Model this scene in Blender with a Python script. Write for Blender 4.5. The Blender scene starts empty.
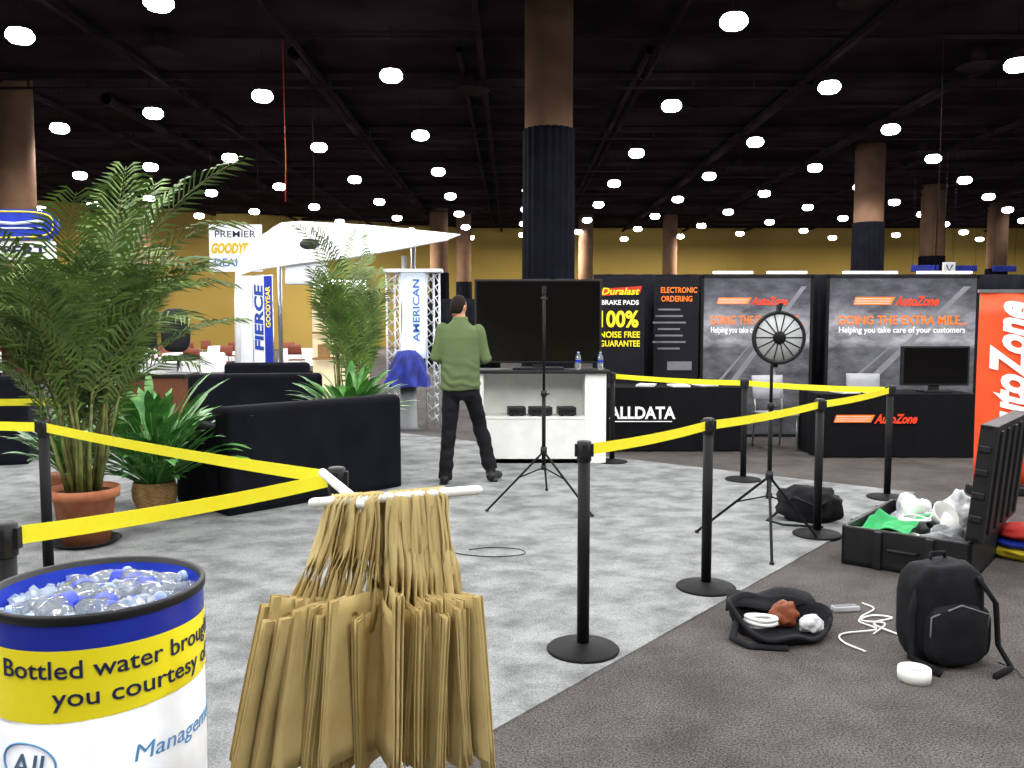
import bpy, math, random
from mathutils import Vector, Matrix, Euler, noise
R=random.Random(7)
sc=bpy.context.scene
pi=math.pi; sin=math.sin; cos=math.cos
def lin(h):
    if not isinstance(h,str): return (h[0],h[1],h[2],1)
    h=h.lstrip('#'); o=[]
    for i in (0,2,4):
        c=int(h[i:i+2],16)/255
        o.append(c/12.92 if c<=.04045 else ((c+.055)/1.055)**2.4)
    return (*o,1)
MATS={}
def mat(name,col,rough=.6,metal=0,col2=None,scale=6,bump=0,bscale=60,emit=0,trans=0,stretch=None,lo=.35,hi=.65,detail=3,spec=.5):
    if name in MATS: return MATS[name]
    m=bpy.data.materials.new(name); m.use_nodes=True; nt=m.node_tree; n=nt.nodes; b=n['Principled BSDF']
    c=lin(col); b.inputs['Roughness'].default_value=rough; b.inputs['Metallic'].default_value=metal
    b.inputs['Specular IOR Level'].default_value=spec
    tc=n.new('ShaderNodeTexCoord'); src=tc.outputs['Object']
    if stretch:
        mp=n.new('ShaderNodeMapping'); mp.inputs['Scale'].default_value=stretch; nt.links.new(src,mp.inputs[0]); src=mp.outputs[0]
    c2=lin(col2) if col2 else tuple(x*.82 for x in c[:3])+(1,)
    ns=n.new('ShaderNodeTexNoise'); ns.inputs['Scale'].default_value=scale; ns.inputs['Detail'].default_value=detail
    nt.links.new(src,ns.inputs[0])
    cr=n.new('ShaderNodeValToRGB'); cr.color_ramp.elements[0].position=lo; cr.color_ramp.elements[1].position=hi
    cr.color_ramp.elements[0].color=c2; cr.color_ramp.elements[1].color=c
    nt.links.new(ns.outputs['Fac'],cr.inputs[0]); nt.links.new(cr.outputs[0],b.inputs['Base Color'])
    if bump:
        n2=n.new('ShaderNodeTexNoise'); n2.inputs['Scale'].default_value=bscale; n2.inputs['Detail'].default_value=2
        nt.links.new(src,n2.inputs[0]); bp=n.new('ShaderNodeBump'); bp.inputs['Strength'].default_value=bump; bp.inputs['Distance'].default_value=.01
        nt.links.new(n2.outputs['Fac'],bp.inputs['Height']); nt.links.new(bp.outputs[0],b.inputs['Normal'])
    if emit:
        b.inputs['Emission Color'].default_value=c; b.inputs['Emission Strength'].default_value=emit
    if trans: b.inputs['Transmission Weight'].default_value=trans
    MATS[name]=m; return m

class MB:
    def __init__(s): s.v=[];s.f=[];s.m=[];s.sm=[]
    def add(s,vs,fs,mi=0,smooth=False,M=None):
        o=len(s.v)
        for p in vs:
            p=Vector(p); s.v.append(tuple(M@p) if M is not None else tuple(p))
        for f in fs: s.f.append(tuple(i+o for i in f)); s.m.append(mi); s.sm.append(smooth)
        return s
    def box(s,c,d,mi=0,M=None):
        x,y,z=c;a,b,e=d[0]/2,d[1]/2,d[2]/2
        vs=[(x+i*a,y+j*b,z+k*e) for i in(-1,1) for j in(-1,1) for k in(-1,1)]
        fs=[(0,1,3,2),(4,6,7,5),(0,4,5,1),(2,3,7,6),(0,2,6,4),(1,5,7,3)]
        return s.add(vs,fs,mi,False,M)
    def lathe(s,prof,seg=32,c=(0,0,0),mi=0,M=None,smooth=True,rf=None,caps=True):
        vs=[];fs=[]
        n=len(prof)
        for i,(r,z) in enumerate(prof):
            for j in range(seg):
                a=2*pi*j/seg; k=rf(a,z) if rf else 1
                vs.append((c[0]+r*k*cos(a),c[1]+r*k*sin(a),c[2]+z))
        for i in range(n-1):
            for j in range(seg):
                k=(j+1)%seg; fs.append((i*seg+j,i*seg+k,(i+1)*seg+k,(i+1)*seg+j))
        if caps and prof[0][0]>1e-5: fs.append(tuple(range(seg))[::-1])
        if caps and prof[-1][0]>1e-5: fs.append(tuple((n-1)*seg+j for j in range(seg)))
        return s.add(vs,fs,mi,smooth,M)
    def open_lathe(s,prof,seg=32,c=(0,0,0),mi=0,M=None,rf=None,smooth=True):
        return s.lathe(prof,seg,c,mi,M,smooth,rf,False)
    def tube(s,pts,r,seg=8,mi=0,M=None,cap=True,sx=1,smooth=True,closed=False):
        pts=[Vector(p) for p in pts]; n=len(pts)
        rr=list(r) if hasattr(r,'__len__') else [r]*n
        if cap=='round':
            d0=(pts[0]-pts[1]).normalized(); d1=(pts[-1]-pts[-2]).normalized(); a,b=rr[0],rr[-1]
            pts=[pts[0]+d0*a*.95,pts[0]+d0*a*.7]+pts+[pts[-1]+d1*b*.7,pts[-1]+d1*b*.95]
            rr=[a*.3,a*.72]+rr+[b*.72,b*.3]; n=len(pts)
        vs=[];fs=[];up=None
        for i,p in enumerate(pts):
            if closed: t=pts[(i+1)%n]-pts[i-1]
            else: t=pts[min(i+1,n-1)]-pts[max(i-1,0)]
            t.normalize()
            if up is None:
                up=Vector((0,0,1)) if abs(t.z)<.9 else Vector((0,1,0))
            sd=t.cross(up).normalized(); up=sd.cross(t).normalized()
            for j in range(seg):
                a=2*pi*j/seg; vs.append(p+sd*cos(a)*rr[i]*sx+up*sin(a)*rr[i])
        m=n if closed else n-1
        for i in range(m):
            i2=(i+1)%n
            for j in range(seg):
                k=(j+1)%seg; fs.append((i*seg+j,i*seg+k,i2*seg+k,i2*seg+j))
        if cap and not closed:
            fs.append(tuple(range(seg))[::-1]); fs.append(tuple((n-1)*seg+j for j in range(seg)))
        return s.add(vs,fs,mi,smooth,M)
    def grid(s,nu,nv,fn,mi=0,M=None,smooth=True):
        vs=[fn(i/nu,j/nv) for i in range(nu+1) for j in range(nv+1)]
        fs=[(i*(nv+1)+j,(i+1)*(nv+1)+j,(i+1)*(nv+1)+j+1,i*(nv+1)+j+1) for i in range(nu) for j in range(nv)]
        return s.add(vs,fs,mi,smooth,M)
    def ball(s,c,rad,nu=16,nv=10,mi=0,fn=None,M=None):
        vs=[];fs=[]
        for i in range(nv+1):
            th=pi*i/nv
            for j in range(nu):
                a=2*pi*j/nu; d=Vector((sin(th)*cos(a),sin(th)*sin(a),cos(th))); k=fn(d) if fn else 1
                vs.append((c[0]+d.x*rad[0]*k,c[1]+d.y*rad[1]*k,c[2]+d.z*rad[2]*k))
        for i in range(nv):
            for j in range(nu):
                k=(j+1)%nu; fs.append((i*nu+j,(i+1)*nu+j,(i+1)*nu+k,i*nu+k))
        return s.add(vs,fs,mi,True,M)

def mesh_from(mb,name,mats):
    me=bpy.data.meshes.new(name); me.from_pydata(mb.v,[],mb.f)
    for m in mats: me.materials.append(m)
    me.polygons.foreach_set('material_index',mb.m); me.polygons.foreach_set('use_smooth',mb.sm); me.update()
    return me
def mk(name,mb,mats,parent=None,loc=(0,0,0),rot=(0,0,0),bevel=0,sub=0,solid=0,label=None,cat=None,kind=None,group=None,seg=2):
    if not isinstance(mats,(list,tuple)): mats=[mats]
    me=mb if isinstance(mb,bpy.types.Mesh) else mesh_from(mb,name,mats)
    ob=bpy.data.objects.new(name,me); sc.collection.objects.link(ob)
    ob.location=loc; ob.rotation_euler=rot
    if parent: ob.parent=parent
    if solid:
        m=ob.modifiers.new('s','SOLIDIFY'); m.thickness=solid; m.offset=0
    if bevel:
        m=ob.modifiers.new('b','BEVEL'); m.width=bevel; m.segments=seg; m.limit_method='ANGLE'; m.angle_limit=.6
    if sub:
        m=ob.modifiers.new('u','SUBSURF'); m.levels=sub; m.render_levels=sub
    if label: ob['label']=label
    if cat: ob['category']=cat
    if kind: ob['kind']=kind
    if group: ob['group']=group
    return ob
def thing(name,label,cat,loc=(0,0,0),rz=0,group=None):
    e=bpy.data.objects.new(name,None); sc.collection.objects.link(e); e.empty_display_size=.1
    e.location=loc; e.rotation_euler=(0,0,rz); e['label']=label; e['category']=cat
    if group: e['group']=group
    return e
def dup(root,loc,rz=None,label=None,rot=None):
    def rec(o,par):
        c=o.copy(); sc.collection.objects.link(c)
        if par is not None: c.parent=par
        for ch in list(o.children): rec(ch,c)
        return c
    c=rec(root,None); c.location=loc
    if rz is not None: c.rotation_euler=(0,0,rz)
    if rot is not None: c.rotation_euler=rot
    if label: c['label']=label
    return c
def text(s,m,parent,loc,h=.1,w=None,rot=(pi/2,0,0),shear=0,bold=0,name='lettering',cyl=None,depth=.002,align=0):
    cu=bpy.data.curves.new('t','FONT'); cu.body=s; cu.extrude=depth; cu.offset=bold; cu.resolution_u=3
    o=bpy.data.objects.new('t',cu); sc.collection.objects.link(o)
    dg=bpy.context.evaluated_depsgraph_get(); me=bpy.data.meshes.new_from_object(o.evaluated_get(dg))
    bpy.data.objects.remove(o)
    xs=[v.co.x for v in me.vertices]
    x0,x1=min(xs),max(xs)
    sy=h/.70; sx=sy if w is None else w/(x1-x0)
    cy=.35
    for v in me.vertices:
        yy=(v.co.y-cy)*sy
        xx=(v.co.x-(x0+x1)/2)*sx+shear*yy
        zz=v.co.z*1.0
        if cyl:
            r,p0=cyl; ph=p0+xx/r; rr=r+.0015+max(0,zz)*.5
            v.co=(rr*sin(ph),-rr*cos(ph),yy)
        else: v.co=(xx,yy,zz)
    me.materials.clear(); me.materials.append(m)
    ob=bpy.data.objects.new(name,me); sc.collection.objects.link(ob); ob.parent=parent
    ob.location=loc
    if not cyl: ob.rotation_euler=rot
    return ob
def sst(a,b,x):
    t=max(0,min(1,(x-a)/(b-a))); return t*t*(3-2*t)

# ---------------- materials
K=dict
m_black=mat('black_plastic','#19191d',.5,col2='#121215',spec=.4)
m_satin=mat('black_matte_metal','#161619',.6,col2='#111114',spec=.2)
m_yellow=mat('yellow_webbing','#fff62e',.7,col2='#fff020',scale=20)
m_white=mat('white_paint','#f6f8f4',.5,col2='#eef0ec')
m_whitefab=mat('white_fabric','#f8f9fb',.8,col2='#edf0f4',scale=2)
m_drape=mat('black_drape','#171821',.95,col2='#101117',scale=3,spec=.1)
m_navy=mat('dark_stretch_cover','#14161f',.95,col2='#0d0e14',scale=3,bump=.1,spec=.15)
m_brown=mat('column_tan_brown','#7c604c',1,col2='#6a5040',scale=1.2,spec=.05)
m_wall=mat('wall_mustard','#a0884a',.95,col2='#8d763d',scale=.15,spec=.1)
m_ceil=mat('ceiling_dark','#251d20',1,col2='#1b1517',scale=.8,spec=0)
m_beam=mat('ceiling_steel','#2c2325',1,col2='#201a1c',scale=.9,spec=0)
m_chrome=mat('brushed_metal','#c4c7cc',.3,metal=.9)
m_grey=mat('grey_plastic','#75787c',.5)
m_tan=mat('tan_nonwoven','#c4b07a',.9,col2='#b6a069',scale=9,bump=.2,bscale=350,spec=.2)
m_leaf=mat('palm_leaf','#789447',.5,col2='#3f5a2a',scale=5)
m_leaf2=mat('broad_leaf','#65a04c',.4,col2='#33692c',scale=6)
m_leaf3=mat('bright_leaf','#6aa652',.45,col2='#386f32',scale=8)
m_cane=mat('palm_cane','#7a8444',.6,col2='#545226',scale=12)
m_terra=mat('terracotta','#b06c48',.8,col2='#985838',scale=10)
m_soil=mat('soil','#2a1d14',.95)
m_basket=mat('woven_basket','#b89260',.8,col2='#7a5a30',scale=30,stretch=(1,1,6))
m_blue=mat('royal_blue','#1c3cc4',.4,col2='#1730a6')
m_dblue=mat('dark_blue_cloth','#1a2f9e',.7,col2='#101c68',scale=7)
m_navytx=mat('navy_print','#16204a',.6)
m_red=mat('red_print','#d8341c',.6)
m_redtx=mat('red_text','#e8401c',.6,emit=.35)  # flat print with a slight glow added to its colour
m_whitep=mat('white_print','#f2f2f2',.6)
m_green=mat('olive_green_shirt','#64744f',.95,col2='#5f6e4a',scale=2,spec=.1)
m_skin=mat('skin','#c08a6c',.55,col2='#b07a5e')
m_hair=mat('dark_hair','#1f1612',.8,bump=.5,bscale=120,spec=.2)
m_trous=mat('black_trousers','#1a1a20',.9,bump=.2,bscale=20,spec=.2)
m_screen=mat('dark_screen','#08080a',.18)
m_skirt=mat('table_cloth_black','#131317',.9,spec=.15)
m_plasticclear=mat('clear_plastic','#f4faff',.05,trans=.8,col2='#e4f0fc')
m_capw=mat('pale_blue_cap','#a8c0e4',.4)
m_ice=mat('ice_chips','#f2f8ff',.1,col2='#b4cdea',scale=25,trans=.45)

# ---------------- floor, carpet
def carpet(name,c1,c2,c3,sp,big,stretch,p0=.36,p1=.62,det=5,ro=.7):
    m=bpy.data.materials.new(name); m.use_nodes=True; nt=m.node_tree; n=nt.nodes; b=n['Principled BSDF']; b.inputs['Roughness'].default_value=1; b.inputs['Specular IOR Level'].default_value=.1
    tc=n.new('ShaderNodeTexCoord'); mp=n.new('ShaderNodeMapping'); mp.inputs['Scale'].default_value=stretch; mp.inputs['Rotation'].default_value=(0,0,math.radians(-51) if stretch[0]!=1 else 0)
    nt.links.new(tc.outputs['Object'],mp.inputs[0])
    a=n.new('ShaderNodeTexNoise'); a.inputs['Scale'].default_value=big; a.inputs['Detail'].default_value=det; a.inputs['Roughness'].default_value=ro; nt.links.new(mp.outputs[0],a.inputs[0])
    cr=n.new('ShaderNodeValToRGB'); e=cr.color_ramp.elements; e[0].position=p0; e[0].color=lin(c1); e[1].position=p1; e[1].color=lin(c2); nt.links.new(a.outputs['Fac'],cr.inputs[0])
    f=n.new('ShaderNodeTexNoise'); f.inputs['Scale'].default_value=sp; f.inputs['Detail'].default_value=3; f.inputs['Roughness'].default_value=.8; nt.links.new(tc.outputs['Object'],f.inputs[0])
    cf=n.new('ShaderNodeValToRGB'); cf.color_ramp.elements[0].position=.36; cf.color_ramp.elements[1].position=.64; cf.color_ramp.elements[0].color=lin(c3); cf.color_ramp.elements[1].color=(1,1,1,1); nt.links.new(f.outputs['Fac'],cf.inputs[0])
    mx=n.new('ShaderNodeMix'); mx.data_type='RGBA'; mx.blend_type='MULTIPLY'; mx.inputs[0].default_value=1
    nt.links.new(cr.outputs[0],mx.inputs[6]); nt.links.new(cf.outputs[0],mx.inputs[7]); nt.links.new(mx.outputs[2],b.inputs['Base Color'])
    bp=n.new('ShaderNodeBump'); bp.inputs['Strength'].default_value=.25; bp.inputs['Distance'].default_value=.006; nt.links.new(f.outputs['Fac'],bp.inputs['Height']); nt.links.new(bp.outputs[0],b.inputs['Normal'])
    return m
m_hall=carpet('hall_carpet','#625d5b','#7a7573','#5f5b59',110,2.0,(1,1,1))
m_booth=carpet('booth_carpet','#7c7e80','#a8abab','#bcbcbc',100,3.2,(1.01,1.25,1),.34,.62,3,.6)
S=K(kind='structure')
mk('floor',MB().box((0,20,-.05),(90,90,.1)),m_hall,**S)
mk('ceiling',MB().box((0,20,7.9),(90,90,.2)),m_ceil,**S)
mk('wall_back',MB().box((21,58.1,3.9),(48,.2,7.8)),m_wall,**S)
dx,dy=-37.1,-23; L=math.hypot(dx,dy)
mk('wall_angled',MB().box((L/2,0,3.9),(L,.2,7.8)),m_wall,loc=(-2.9,58,0),rot=(0,0,math.atan2(dy,dx)),**S)
mk('wall_left',MB().box((-40,5,3.9),(.2,60,7.8)),m_wall,**S)
mk('wall_right',MB().box((45,20,3.9),(.2,76,7.8)),m_wall,**S)
mk('wall_front',MB().box((2,-18,3.9),(86,.2,7.8)),m_wall,**S)
u=Vector((.63,.776)); u.normalize(); v=Vector((-u.y,u.x))
P0=Vector((-.105,3.27)); a=P0-u*3; b=P0+u*6.2; c=b+v*10; d=a+v*10
cb=MB(); cb.add([(*a,0),(*b,0),(*c,0),(*d,0),(*a,.008),(*b,.008),(*c,.008),(*d,.008)],[(0,3,2,1),(4,5,6,7),(0,1,5,4),(1,2,6,5),(2,3,7,6),(3,0,4,7)])
mk('booth_carpet',cb,m_booth,label='light grey mottled booth carpet laid over the dark hall carpet',cat='carpet')
ZC=.008
n=1
for k_,yy in enumerate([4+3*i for i in range(18)]):
    big=k_%2==0
    mb=MB().box((0,0,0),(86,.10,.16) if big else (86,.05,.08))
    if big:
        mb.box((0,0,-.28),(86,.06,.05))
        for k in range(-26,30): mb.box((k*1.5,0,-.16),(.04,.04,.22))
    mk('trim_%d'%n,mb,m_beam,loc=(0,yy,7.68),**S); n+=1
for i,xx in enumerate(range(-34,42,4)):
    mk('trim_%d'%n,MB().box((0,0,0),(.07 if i%2 else .12,76,.12)),m_beam,loc=(xx+1.3,20,7.6),**S); n+=1
for (x,y0,y1,r) in [(-4.9,20,56,.14),(7.4,22,56,.14),(-11,24,44,.14),(3.1,20,56,.08),(11.2,22,56,.08),(-1.2,20,56,.06)]:
    mb=MB().tube([(0,y0,0),(0,y1,0)],r,14)
    for yy in range(int(y0),int(y1),2): mb.tube([(0,yy,0),(0,yy+.08,0)],r*1.1,14)
    mk('air_duct',mb,m_beam,loc=(x,0,7.79-r*1.1),label='dark painted round pipe running under the ceiling',cat='air duct',group='ceiling pipes')
for (x,y) in [(6.3,16),(-1,22),(4.5,24),(10.5,20),(-7.5,19),(14,30),(-3.2,29),(8.5,33)]:
    mb=MB().lathe([(.1,0),(.42,-.02),(.46,-.05),(.3,-.09),(.25,-.14),(.12,-.16)],24).tube([(0,0,0),(0,0,.4)],.16,12)
    mk('air_diffuser',mb,m_beam,loc=(x,y,7.396),label='dark round air diffuser hanging below the ceiling',cat='air vent',group='ceiling diffusers')

# ---------------- ceiling lights
m_lens=mat('lamp_lens','#f4f8ff',.4,emit=24)
lamp=thing('ceiling_light','round bright downlight hanging from the dark ceiling','light',group='hall downlights')
mk('housing',MB().open_lathe([(.20,.05),(.19,.07),(.12,.11),(.02,.12)],24).tube([(0,0,.12),(0,0,1.0)],.006,6),m_beam,parent=lamp)
mk('lens',MB().lathe([(.19,.07),(.235,.0),(.235,-.07),(.17,-.14),(.001,-.175)],24),m_lens,parent=lamp)
ld=bpy.data.lights.new('downlight','SPOT'); ld.spot_size=math.radians(165); ld.spot_blend=.35; ld.shadow_soft_size=.25; ld.energy=350; ld.color=(1,.985,.965)
first=True; cnt=0
for i in range(-11,13):
    X=-5.72+3.18*i; Y0=20.3-1.65*i
    for k in range(-8,12):
        Y=Y0+5.85*k
        if Y<-6 or Y>55: continue
        if abs(X)>36: continue
        if math.hypot(X-.72,Y-17.3)<1.3: continue
        if Y-58>(X+2.9)*23/37.1-1.5 and X<-2.9: continue
        inview= Y>11 and abs(X)/Y<.66
        near=(-8<Y<32 and -14<X<15)
        if not(inview or near): continue
        if Y<11 and not near: continue
        if first: o=lamp; o.location=(X,Y,6.8); first=False
        else: o=dup(lamp,(X,Y,6.8),0)
        cnt+=1
        if near:
            l=bpy.data.objects.new('downlight_source',ld); sc.collection.objects.link(l); l.location=(X,Y,6.35)
for (x,y,e) in [(-26,36,1400),(-17,40,1400),(-8,47,1400),(2,51,1200),(12,51,1200),(22,51,1200),(32,50,1100),(-17,27,700),(20,30,700)]:  # added fill lamps without fixtures, brightening the far hall and its walls
    l2=bpy.data.lights.new('far_fill_light','AREA'); l2.shape='DISK'; l2.size=2; l2.energy=e; l2.color=(1,.95,.82)
    o=bpy.data.objects.new('far_fill_source',l2); sc.collection.objects.link(o); o.location=(x,y,6.6)

# ---------------- columns
def pleat(a,z): return 1+.035*sin(a*22)
def column(x,y,r,zd,lab):
    t=thing('column',lab,'column',(x,y,0))
    mk('shaft',MB().lathe([(r,0),(r,7.8)],28),m_brown,parent=t)
    if zd: mk('drape',MB().open_lathe([(r*1.1,.02),(r*1.08,zd*.5),(r*1.05,zd)],132,rf=pleat),m_drape,parent=t)
column(.72,17.3,.47,5.35,'large round brown column wrapped in a black drape')
for (x,y,r,zd) in [(-12.7,22.5,.47,0),(12.6,31,.5,5.1),(19.2,40,.52,4.6),(-4.0,48,.5,4.3),(-2.75,50,.42,3.9),(-18.6,44,.5,4.5),(4.3,51,.42,3.8),(9.2,51,.42,3.8),(25.5,46,.5,4.4)]:
    column(x,y,r,zd,'round brown hall column'+(' with black drape around its lower part' if zd else ''))

# ---------------- stanchions
PH=1.03
def stanchion(x,y,z=ZC,label='black retractable-belt stanchion on a round weighted base'):
    t=thing('stanchion',label,'stanchion',(x,y,z),group='crowd control posts')
    mk('base',MB().lathe([(.175,0),(.178,.008),(.17,.016),(.06,.032),(.04,.04),(.001,.042)],36),m_satin,parent=t)
    mk('post',MB().lathe([(.03,.035),(.03,PH-.09)],20),m_satin,parent=t)
    h=MB().lathe([(.031,PH-.1),(.035,PH-.095),(.035,PH-.005),(.03,PH),(.001,PH)],20)
    for k in range(4):
        a=k*pi/2; h.box((.035*cos(a),.035*sin(a),PH-.045),(.02 if k%2==0 else .024,.024 if k%2==0 else .02,.06))
    mk('belt_head',h,m_black,parent=t)
    return t
A=(.347,4.14);B=(1.17,5.134);C=(2.298,6.44);D=(3.42,7.82);E=(2.346,8.72);F=(1.146,9.86);G=(-2.745,5.05);H=(-1.45,2.44);I=(-.69,3.38);J=(-3.40,6.71)
for p in (A,B,C,D,E,F,G,H,I,J): stanchion(*p)
def belt(p,q,zp=.985,zq=.985,sag=.012,twist=0):
    p=Vector((*p,zp+ZC));q=Vector((*q,zq+ZC)); d=(q-p).normalized(); p+=d*.045;q-=d*.045
    sd=Vector((-d.y,d.x,0))
    def fn(s,t):
        c=p.lerp(q,s); c.z-=sag*4*s*(1-s); tw=twist*sin(pi*s)
        return c+Vector((0,0,(t-.5)*.054*cos(tw)))+sd*(t-.5)*.054*sin(tw)
    mk('barrier_belt',MB().grid(24,1,fn,smooth=False),m_yellow,solid=.0012,label='yellow webbing belt stretched between two black stanchions',cat='barrier belt',group='yellow barrier belts')
belt(A,B);belt(B,C);belt(C,D);belt(D,E);belt(E,F);belt(G,I,twist=-.2);belt(H,I,twist=-.2)
belt((-4.6,5.7),G);belt((-5.6,6.75),J)
stanchion(-4.6,5.7);stanchion(-5.6,6.75)

# ---------------- pots and plants
def palm(x,y,seed,H=2.6,spread=.75,label='',upr=0,ncane=15,thin=False,lw=.013,maxr=9):
    r=random.Random(seed)
    t=thing('potted_palm',label,'potted plant',(x,y,ZC),0)
    mk('pot',MB().open_lathe([(.15,0),(.16,.0),(.205,.33),(.235,.34),(.24,.41),(.225,.41),(.215,.36),(.001,.35)],36).lathe([(.001,0),(.15,0)],36),m_terra,parent=t)
    mk('saucer',MB().lathe([(.001,.001),(.2,.002),(.24,.03),(.232,.032),(.2,.012),(.001,.01)],36),m_satin,parent=t)
    mk('soil',MB().lathe([(.001,.375),(.215,.37)][::-1],24),m_soil,parent=t)
    canes=MB(); fo=MB()
    for ci in range(ncane):
        a=ci*2.4+r.random(); br=.12*math.sqrt(r.random()); tr_=br+(.05+.16*r.random())*spread/.75
        tip=Vector((cos(a)*tr_,sin(a)*tr_,r.uniform(.75,1.75)*H/2.6))
        p0=Vector((cos(a)*br,sin(a)*br,.36)); mid=(p0+tip)/2+Vector((r.uniform(-.03,.03),r.uniform(-.03,.03),0))
        canes.tube([p0,mid,tip],[.016,.013,.009],7)
        for k in range(r.choice([2,3,3,4])):
            aa=a+r.uniform(-1.6,1.6); up=r.uniform(.95+upr,1.5); Ln=r.uniform(.9,1.35)*H/2.6
            st=tip.copy() if r.random()<.7 else p0.lerp(tip,.7)
            pts=[];p=st.copy(); el=up
            ns=14; bend=r.uniform(.03,.13-upr*.1)
            for s in range(ns+1):
                pts.append(p.copy()); p=p+Vector((cos(aa)*cos(el),sin(aa)*cos(el),sin(el)))*Ln/ns; el-=bend*(.35+1.2*s/ns)
            if thin and max(q.z for q in pts)>2.12 and min(q.x for q in pts)<-.30: continue
            if abs(pts[-1].x)>maxr: continue
            canes.tube(pts,[.006*(1-.7*s/ns) for s in range(ns+1)],5)
            for s in range(2,ns+1):
              for half in (0,.5):
                q=pts[s-1].lerp(pts[s],half); tg=(pts[s]-pts[s-1]).normalized()
                sd=tg.cross(Vector((0,0,1))).normalized(); upv=sd.cross(tg)
                fr=(s-1+half)/ns; ll=(.13+.26*sin(pi*min(1,fr*.9+.08)))*H/2.6
                for sg in (-1,1):
                    dr=(sd*sg*.75+tg*(.6+.4*fr)+upv*.25+Vector((r.uniform(-.1,.1),r.uniform(-.1,.1),r.uniform(-.1,.1)))).normalized()
                    wv=tg*lw
                    m1=q+dr*ll*.5; e1=q+dr*ll+Vector((0,0,-ll*.35))
                    m1.z-=ll*.04
                    fo.add([q-wv*.4,q+wv*.4,m1+wv,m1-wv,e1],[(0,1,2,3),(3,2,4)])
    mk('stems',canes,m_cane,parent=t); mk('fronds',fo,m_leaf,parent=t)
def broad(parent,seed,n,zb,L0,L1,rad,z0spread=.06,m=None,lfrac=4):
    r=random.Random(seed); fo=MB()
    for i in range(n):
        a=r.random()*2*pi; el=r.uniform(.55,1.5); Ln=r.uniform(L0,L1); p=Vector((cos(a)*z0spread*r.random(),sin(a)*z0spread*r.random(),zb))
        pts=[];ns=10
        for s in range(ns+1):
            pts.append(p.copy()); p=p+Vector((cos(a)*cos(el),sin(a)*cos(el),sin(el)))*Ln/ns; el-=r.uniform(.05,.16)*(.3+1.3*s/ns)
        fo.tube(pts[:lfrac+2],[.006]*(lfrac+2),5)
        sd=Vector((-sin(a),cos(a),0)); W=r.uniform(.05,.075)*rad
        vs=[];fs=[]
        for s in range(lfrac,ns+1):
            k=(s-lfrac)/(ns-lfrac); w=W*sin(pi*min(1,.12+k*.88))**.8+.001
            vs+= [pts[s]-sd*w+Vector((0,0,.25*w)),pts[s],pts[s]+sd*w+Vector((0,0,.25*w))]
        for s in range(ns-lfrac):
            o=s*3; fs+=[(o,o+1,o+4,o+3),(o+1,o+2,o+5,o+4)]
        fo.add(vs,fs,0,True)
    return mk('leaves',fo,m or m_leaf2,parent=parent)
palm(-3.09,6.2,3,2.72,label='tall bushy areca palm in a terracotta pot beside a stanchion',ncane=24,thin=True)
palm(-2.0,10.6,11,2.65,label='tall areca palm standing behind the dark draped sofa',upr=.3,spread=.45,maxr=.5)
t=thing('potted_plant','dense leafy green plant in a woven basket pot','potted plant',(-3.02,7.25,ZC))
mk('basket',MB().open_lathe([(.14,0),(.15,.05),(.175,.12),(.18,.2),(.17,.26),(.155,.26),(.16,.2),(.001,.2)],40,rf=lambda a,z:1+.02*sin(a*20+z*60)),m_basket,parent=t)
broad(t,5,260,.2,.35,1.15,.62,m=m_leaf3,lfrac=6)
t=thing('potted_plant','broad-leaved green plant in a dark pot beside the palm','potted plant',(-1.9,10.1,ZC))
mk('pot',MB().lathe([(.14,0),(.19,.3),(.19,.32),(.001,.3)],30),m_satin,parent=t)
broad(t,9,110,.3,.5,.95,.8,lfrac=5)
t=thing('potted_plant','leafy green plant in a terracotta pot behind the palm','potted plant',(-3.75,7.3,ZC))
mk('pot',MB().lathe([(.12,0),(.17,.3),(.18,.32),(.001,.3)],30),m_terra,parent=t)
broad(t,19,80,.3,.3,.75,.7,m=m_leaf3,lfrac=5)

# ---------------- sofas
def sofa(x,y,rz,w=1.85,d=.95,hb=.9,label=''):
    t=thing('sofa',label,'sofa',(x,y,ZC if y<11 else 0),rz)
    mk('base',MB().box((0,0,.2),(w-.02,d-.02,.4)),m_navy,parent=t,bevel=.02)
    mk('backrest',MB().box((0,-d/2+.11,hb/2),(w,.22,hb)),m_navy,parent=t,bevel=.06,seg=5)
    for s in (-1,1): mk('armrest',MB().box((s*(w/2-.1),.02,.32+.05),(.2,d-.06,.72)),m_navy,parent=t,bevel=.05,seg=4)
    for s in (-1,1): mk('seat_cushion',MB().box((s*(w-.42)/4,.08,.45),((w-.42)/2-.01,d-.3,.16)),m_navy,parent=t,bevel=.04,seg=3)
    return t
sofa(-2.04,8.03,math.radians(46.3),label='black fabric-covered loveseat seen from behind, beside the plants')
sofa(-3.25,11.1,math.radians(12),1.6,.9,.97,label='black fabric-covered loveseat behind another sofa')
sofa(-3.9,14,math.radians(8),1.3,.9,.97,label='black covered armchair farther back on the booth carpet')
sofa(-6.15,9.9,math.radians(20),1.2,.9,1.0,label='black covered armchair beyond the palm')

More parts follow.
